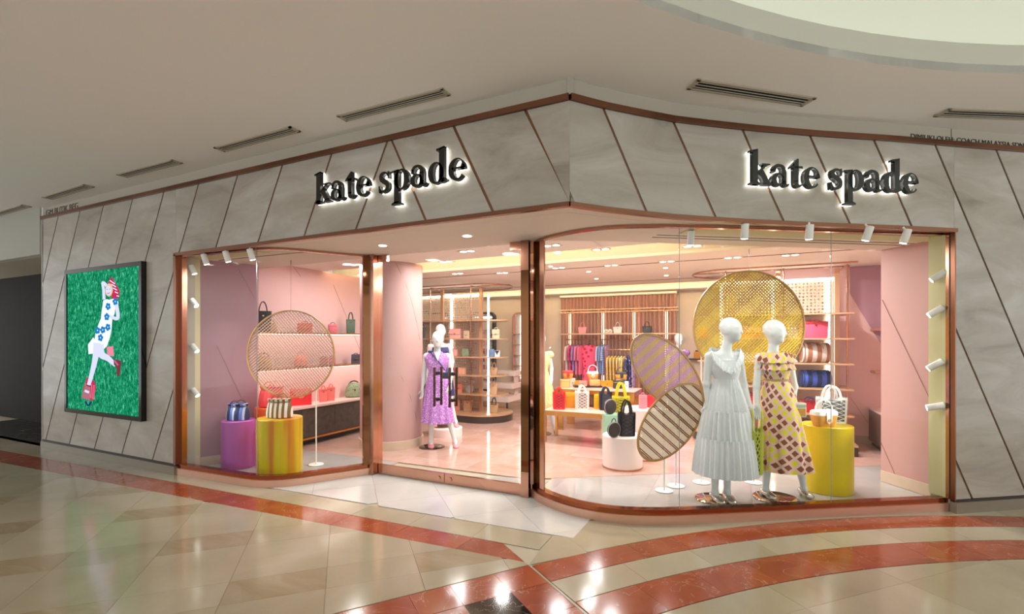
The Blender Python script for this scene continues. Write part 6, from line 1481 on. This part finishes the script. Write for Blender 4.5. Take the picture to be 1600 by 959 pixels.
# ================================================================== CLOTHES
def garment(label, loc, rz, w_, d_, h, m, sleeves=True, group=None, dress_=False, name=None, hook=.10):
    """a garment on its hanger: loc is the rail point, the cloth hangs below"""
    t = thing(name or ('hanging_dress' if dress_ else 'hanging_shirt'), label, 'garment', tuple(loc), rz, group); N = 32; R = []
    prof = [(.30, .35, -.005), (.55, .7, -.02), (.98, .95, -.055), (1.0, 1, -.10), (.86, .95, -.30)]+([(.72, .9, -.42), (.95, 1.3, -.75)] if dress_ else [(.88, 1.0, -.5)])
    sc_ = h/(-prof[-1][2])
    for a, b, z in prof+[(prof[-1][0]*1.06, prof[-1][1]*1.1, prof[-1][2]-.02)]:
        R.append([(w_/2*a*math.cos(2*PI*i/N), d_/2*b*math.sin(2*PI*i/N)*(1+.15*math.sin(7*2*PI*i/N)*min(1, -z*2)), -hook+z*(sc_ if z < -.1 else 1)) for i in range(N)])
    B = MB(); B.loft(R, cap=False, uv=True); obj('cloth', B, m, t, smooth=60)
    if sleeves:
        for s_ in (-1, 1):
            k = MB(); L_ = .30 if not dress_ else .16; k.tube([(s_*w_*.44, 0, -hook-.06), (s_*w_*.55, 0, -hook-.06-L_*.4), (s_*w_*.58, 0, -hook-.06-L_)], [.055, .06, .055], 10, flat=(min(.9, d_*6), .9)); obj('sleeve', k, m, t, smooth=60)
    k = MB(); k.tube([(0, 0, .014), (.012, 0, .006), (.010, 0, -.01), (0, 0, -.03), (0, 0, -hook+.01)], .0035, 6); k.tube([(-w_*.40, 0, -hook-.045), (-w_*.2, 0, -hook-.012), (0, 0, -hook+.012), (w_*.2, 0, -hook-.012), (w_*.40, 0, -hook-.045)], .007, 6); obj('hanger', k, BLACK, t)
    return t
PKF = spots_mat('pink_petal_print', 'f04a78', 'b0122e', 16, .34, .8); PKS = spots_mat('hot_pink_heart_print', 'fb5a86', 'c01230', 11, .38, .8); YF = spots_mat('golden_floral', 'e2b84e', 'f8ecc8', 24, .34, .8, 'b06a2a'); NF = spots_mat('navy_floral', '3c3a78', 'e8d8e8', 20, .32, .8)
WC = mat('cloth_white', 'f6ecea', .8); LC = mat('cloth_lilac', 'b48ade', .8); PC = mat('cloth_pink', 'f08aa4', .8); BC = mat('cloth_blue', '8aa6e0', .8); PB = mat('cloth_pale_blue', 'd4dcf2', .8); LV = mat('cloth_lavender', 'caa2d6', .8)
GC = 'clothes on the copper rack'
def rackg(u, label, m, h, wd=.42, side=True, dr=False, d_=.055, rail_y=RY+.1, z=HZ, sl=True, group=GC, dy=0):
    p = ony(u, 530, rail_y); return garment(label, (p.x, rail_y, z-.006), (PI/2 if side else .12), wd, d_, h, m, sl and not dr, group, dr)
rackg(888, 'white pink blouse at the left end of the copper rack', WC, .80); rackg(893.5, 'pink petal print blouse, second on the copper rack', PKF, .92); rackg(898.5, 'lilac top, third on the copper rack', LC, .58); rackg(903, 'pale pink top, fourth on the copper rack', PC, .66); rackg(908, 'rose top, fifth on the copper rack', mat('cloth_rose', 'f0709a', .8), .66)
rackg(921, 'hot pink dress with dark hearts facing the street on the copper rack', PKS, .95, .40, False, True, .14)
rackg(936, 'pale blue shirt on the copper rack, right of the hot pink dress', PB, .62); rackg(940.5, 'sky blue shirt on the copper rack', BC, .62); rackg(944, 'blue and white shirt on the copper rack, third shirt', stripes_mat('blue_stripe_cloth', '8aa6e0', 'eef0fa', 2, 24, .6), .66); rackg(948.5, 'long lavender dress on the copper rack', LV, 1.0, dr=True)
rackg(992, 'dark striped top on the copper rack behind the oval screen', NF, .7); rackg(1000, 'lavender top on the copper rack behind the oval screen', LV, .6)
# free standing rail in front
FY = 6.2; FZ = CH+(530-547)/F*depth(ony(968, 530, FY)); fx0, fx1 = ony(946, 530, FY).x, ony(994, 530, FY).x
fr = thing('clothes_rail', 'low gold freestanding clothes rail in front of the curtain', 'clothes rack', (0, 0, .008))
for x in (fx0, fx1):
    mb = MB(); mb.cyl((x, FY, 0), (x, FY, FZ), .012, 8); obj('post', mb, GOLD, fr); mb = MB(); mb.box(x-.02, x+.02, FY-.25, FY+.25, 0, .02); obj('foot', mb, GOLD, fr, smooth=0)
mb = MB(); mb.cyl((fx0, FY, FZ), (fx1, FY, FZ), .012, 8); obj('rail', mb, GOLD, fr)
GF = 'clothes on the low gold rail'
kw = dict(rail_y=FY, z=FZ, group=GF)
for k, u in enumerate((951, 956, 961, 966)): rackg(u, 'golden floral dress on the low gold rail, %s from the left' % ['first', 'second', 'third', 'fourth'][k], YF, .95, .40, True, True, .045, **kw)
rackg(970.5, 'white and gold dress on the low gold rail', mat('cloth_cream', 'f4e8c4', .8), .8, .40, True, True, .045, **kw); rackg(975, 'golden blouse on the low gold rail', YF, .6, **kw)
rackg(981, 'navy floral top on the low gold rail', NF, .5, **kw); rackg(986, 'navy and lilac floral dress on the low gold rail', NF, 1.0, .42, True, True, .045, **kw); rackg(990, 'lilac floral dress at the right end of the low gold rail', spots_mat('lilac_floral', 'c8a8d8', '4a3a78', 20, .34, .8), 1.0, .42, True, True, .045, **kw)
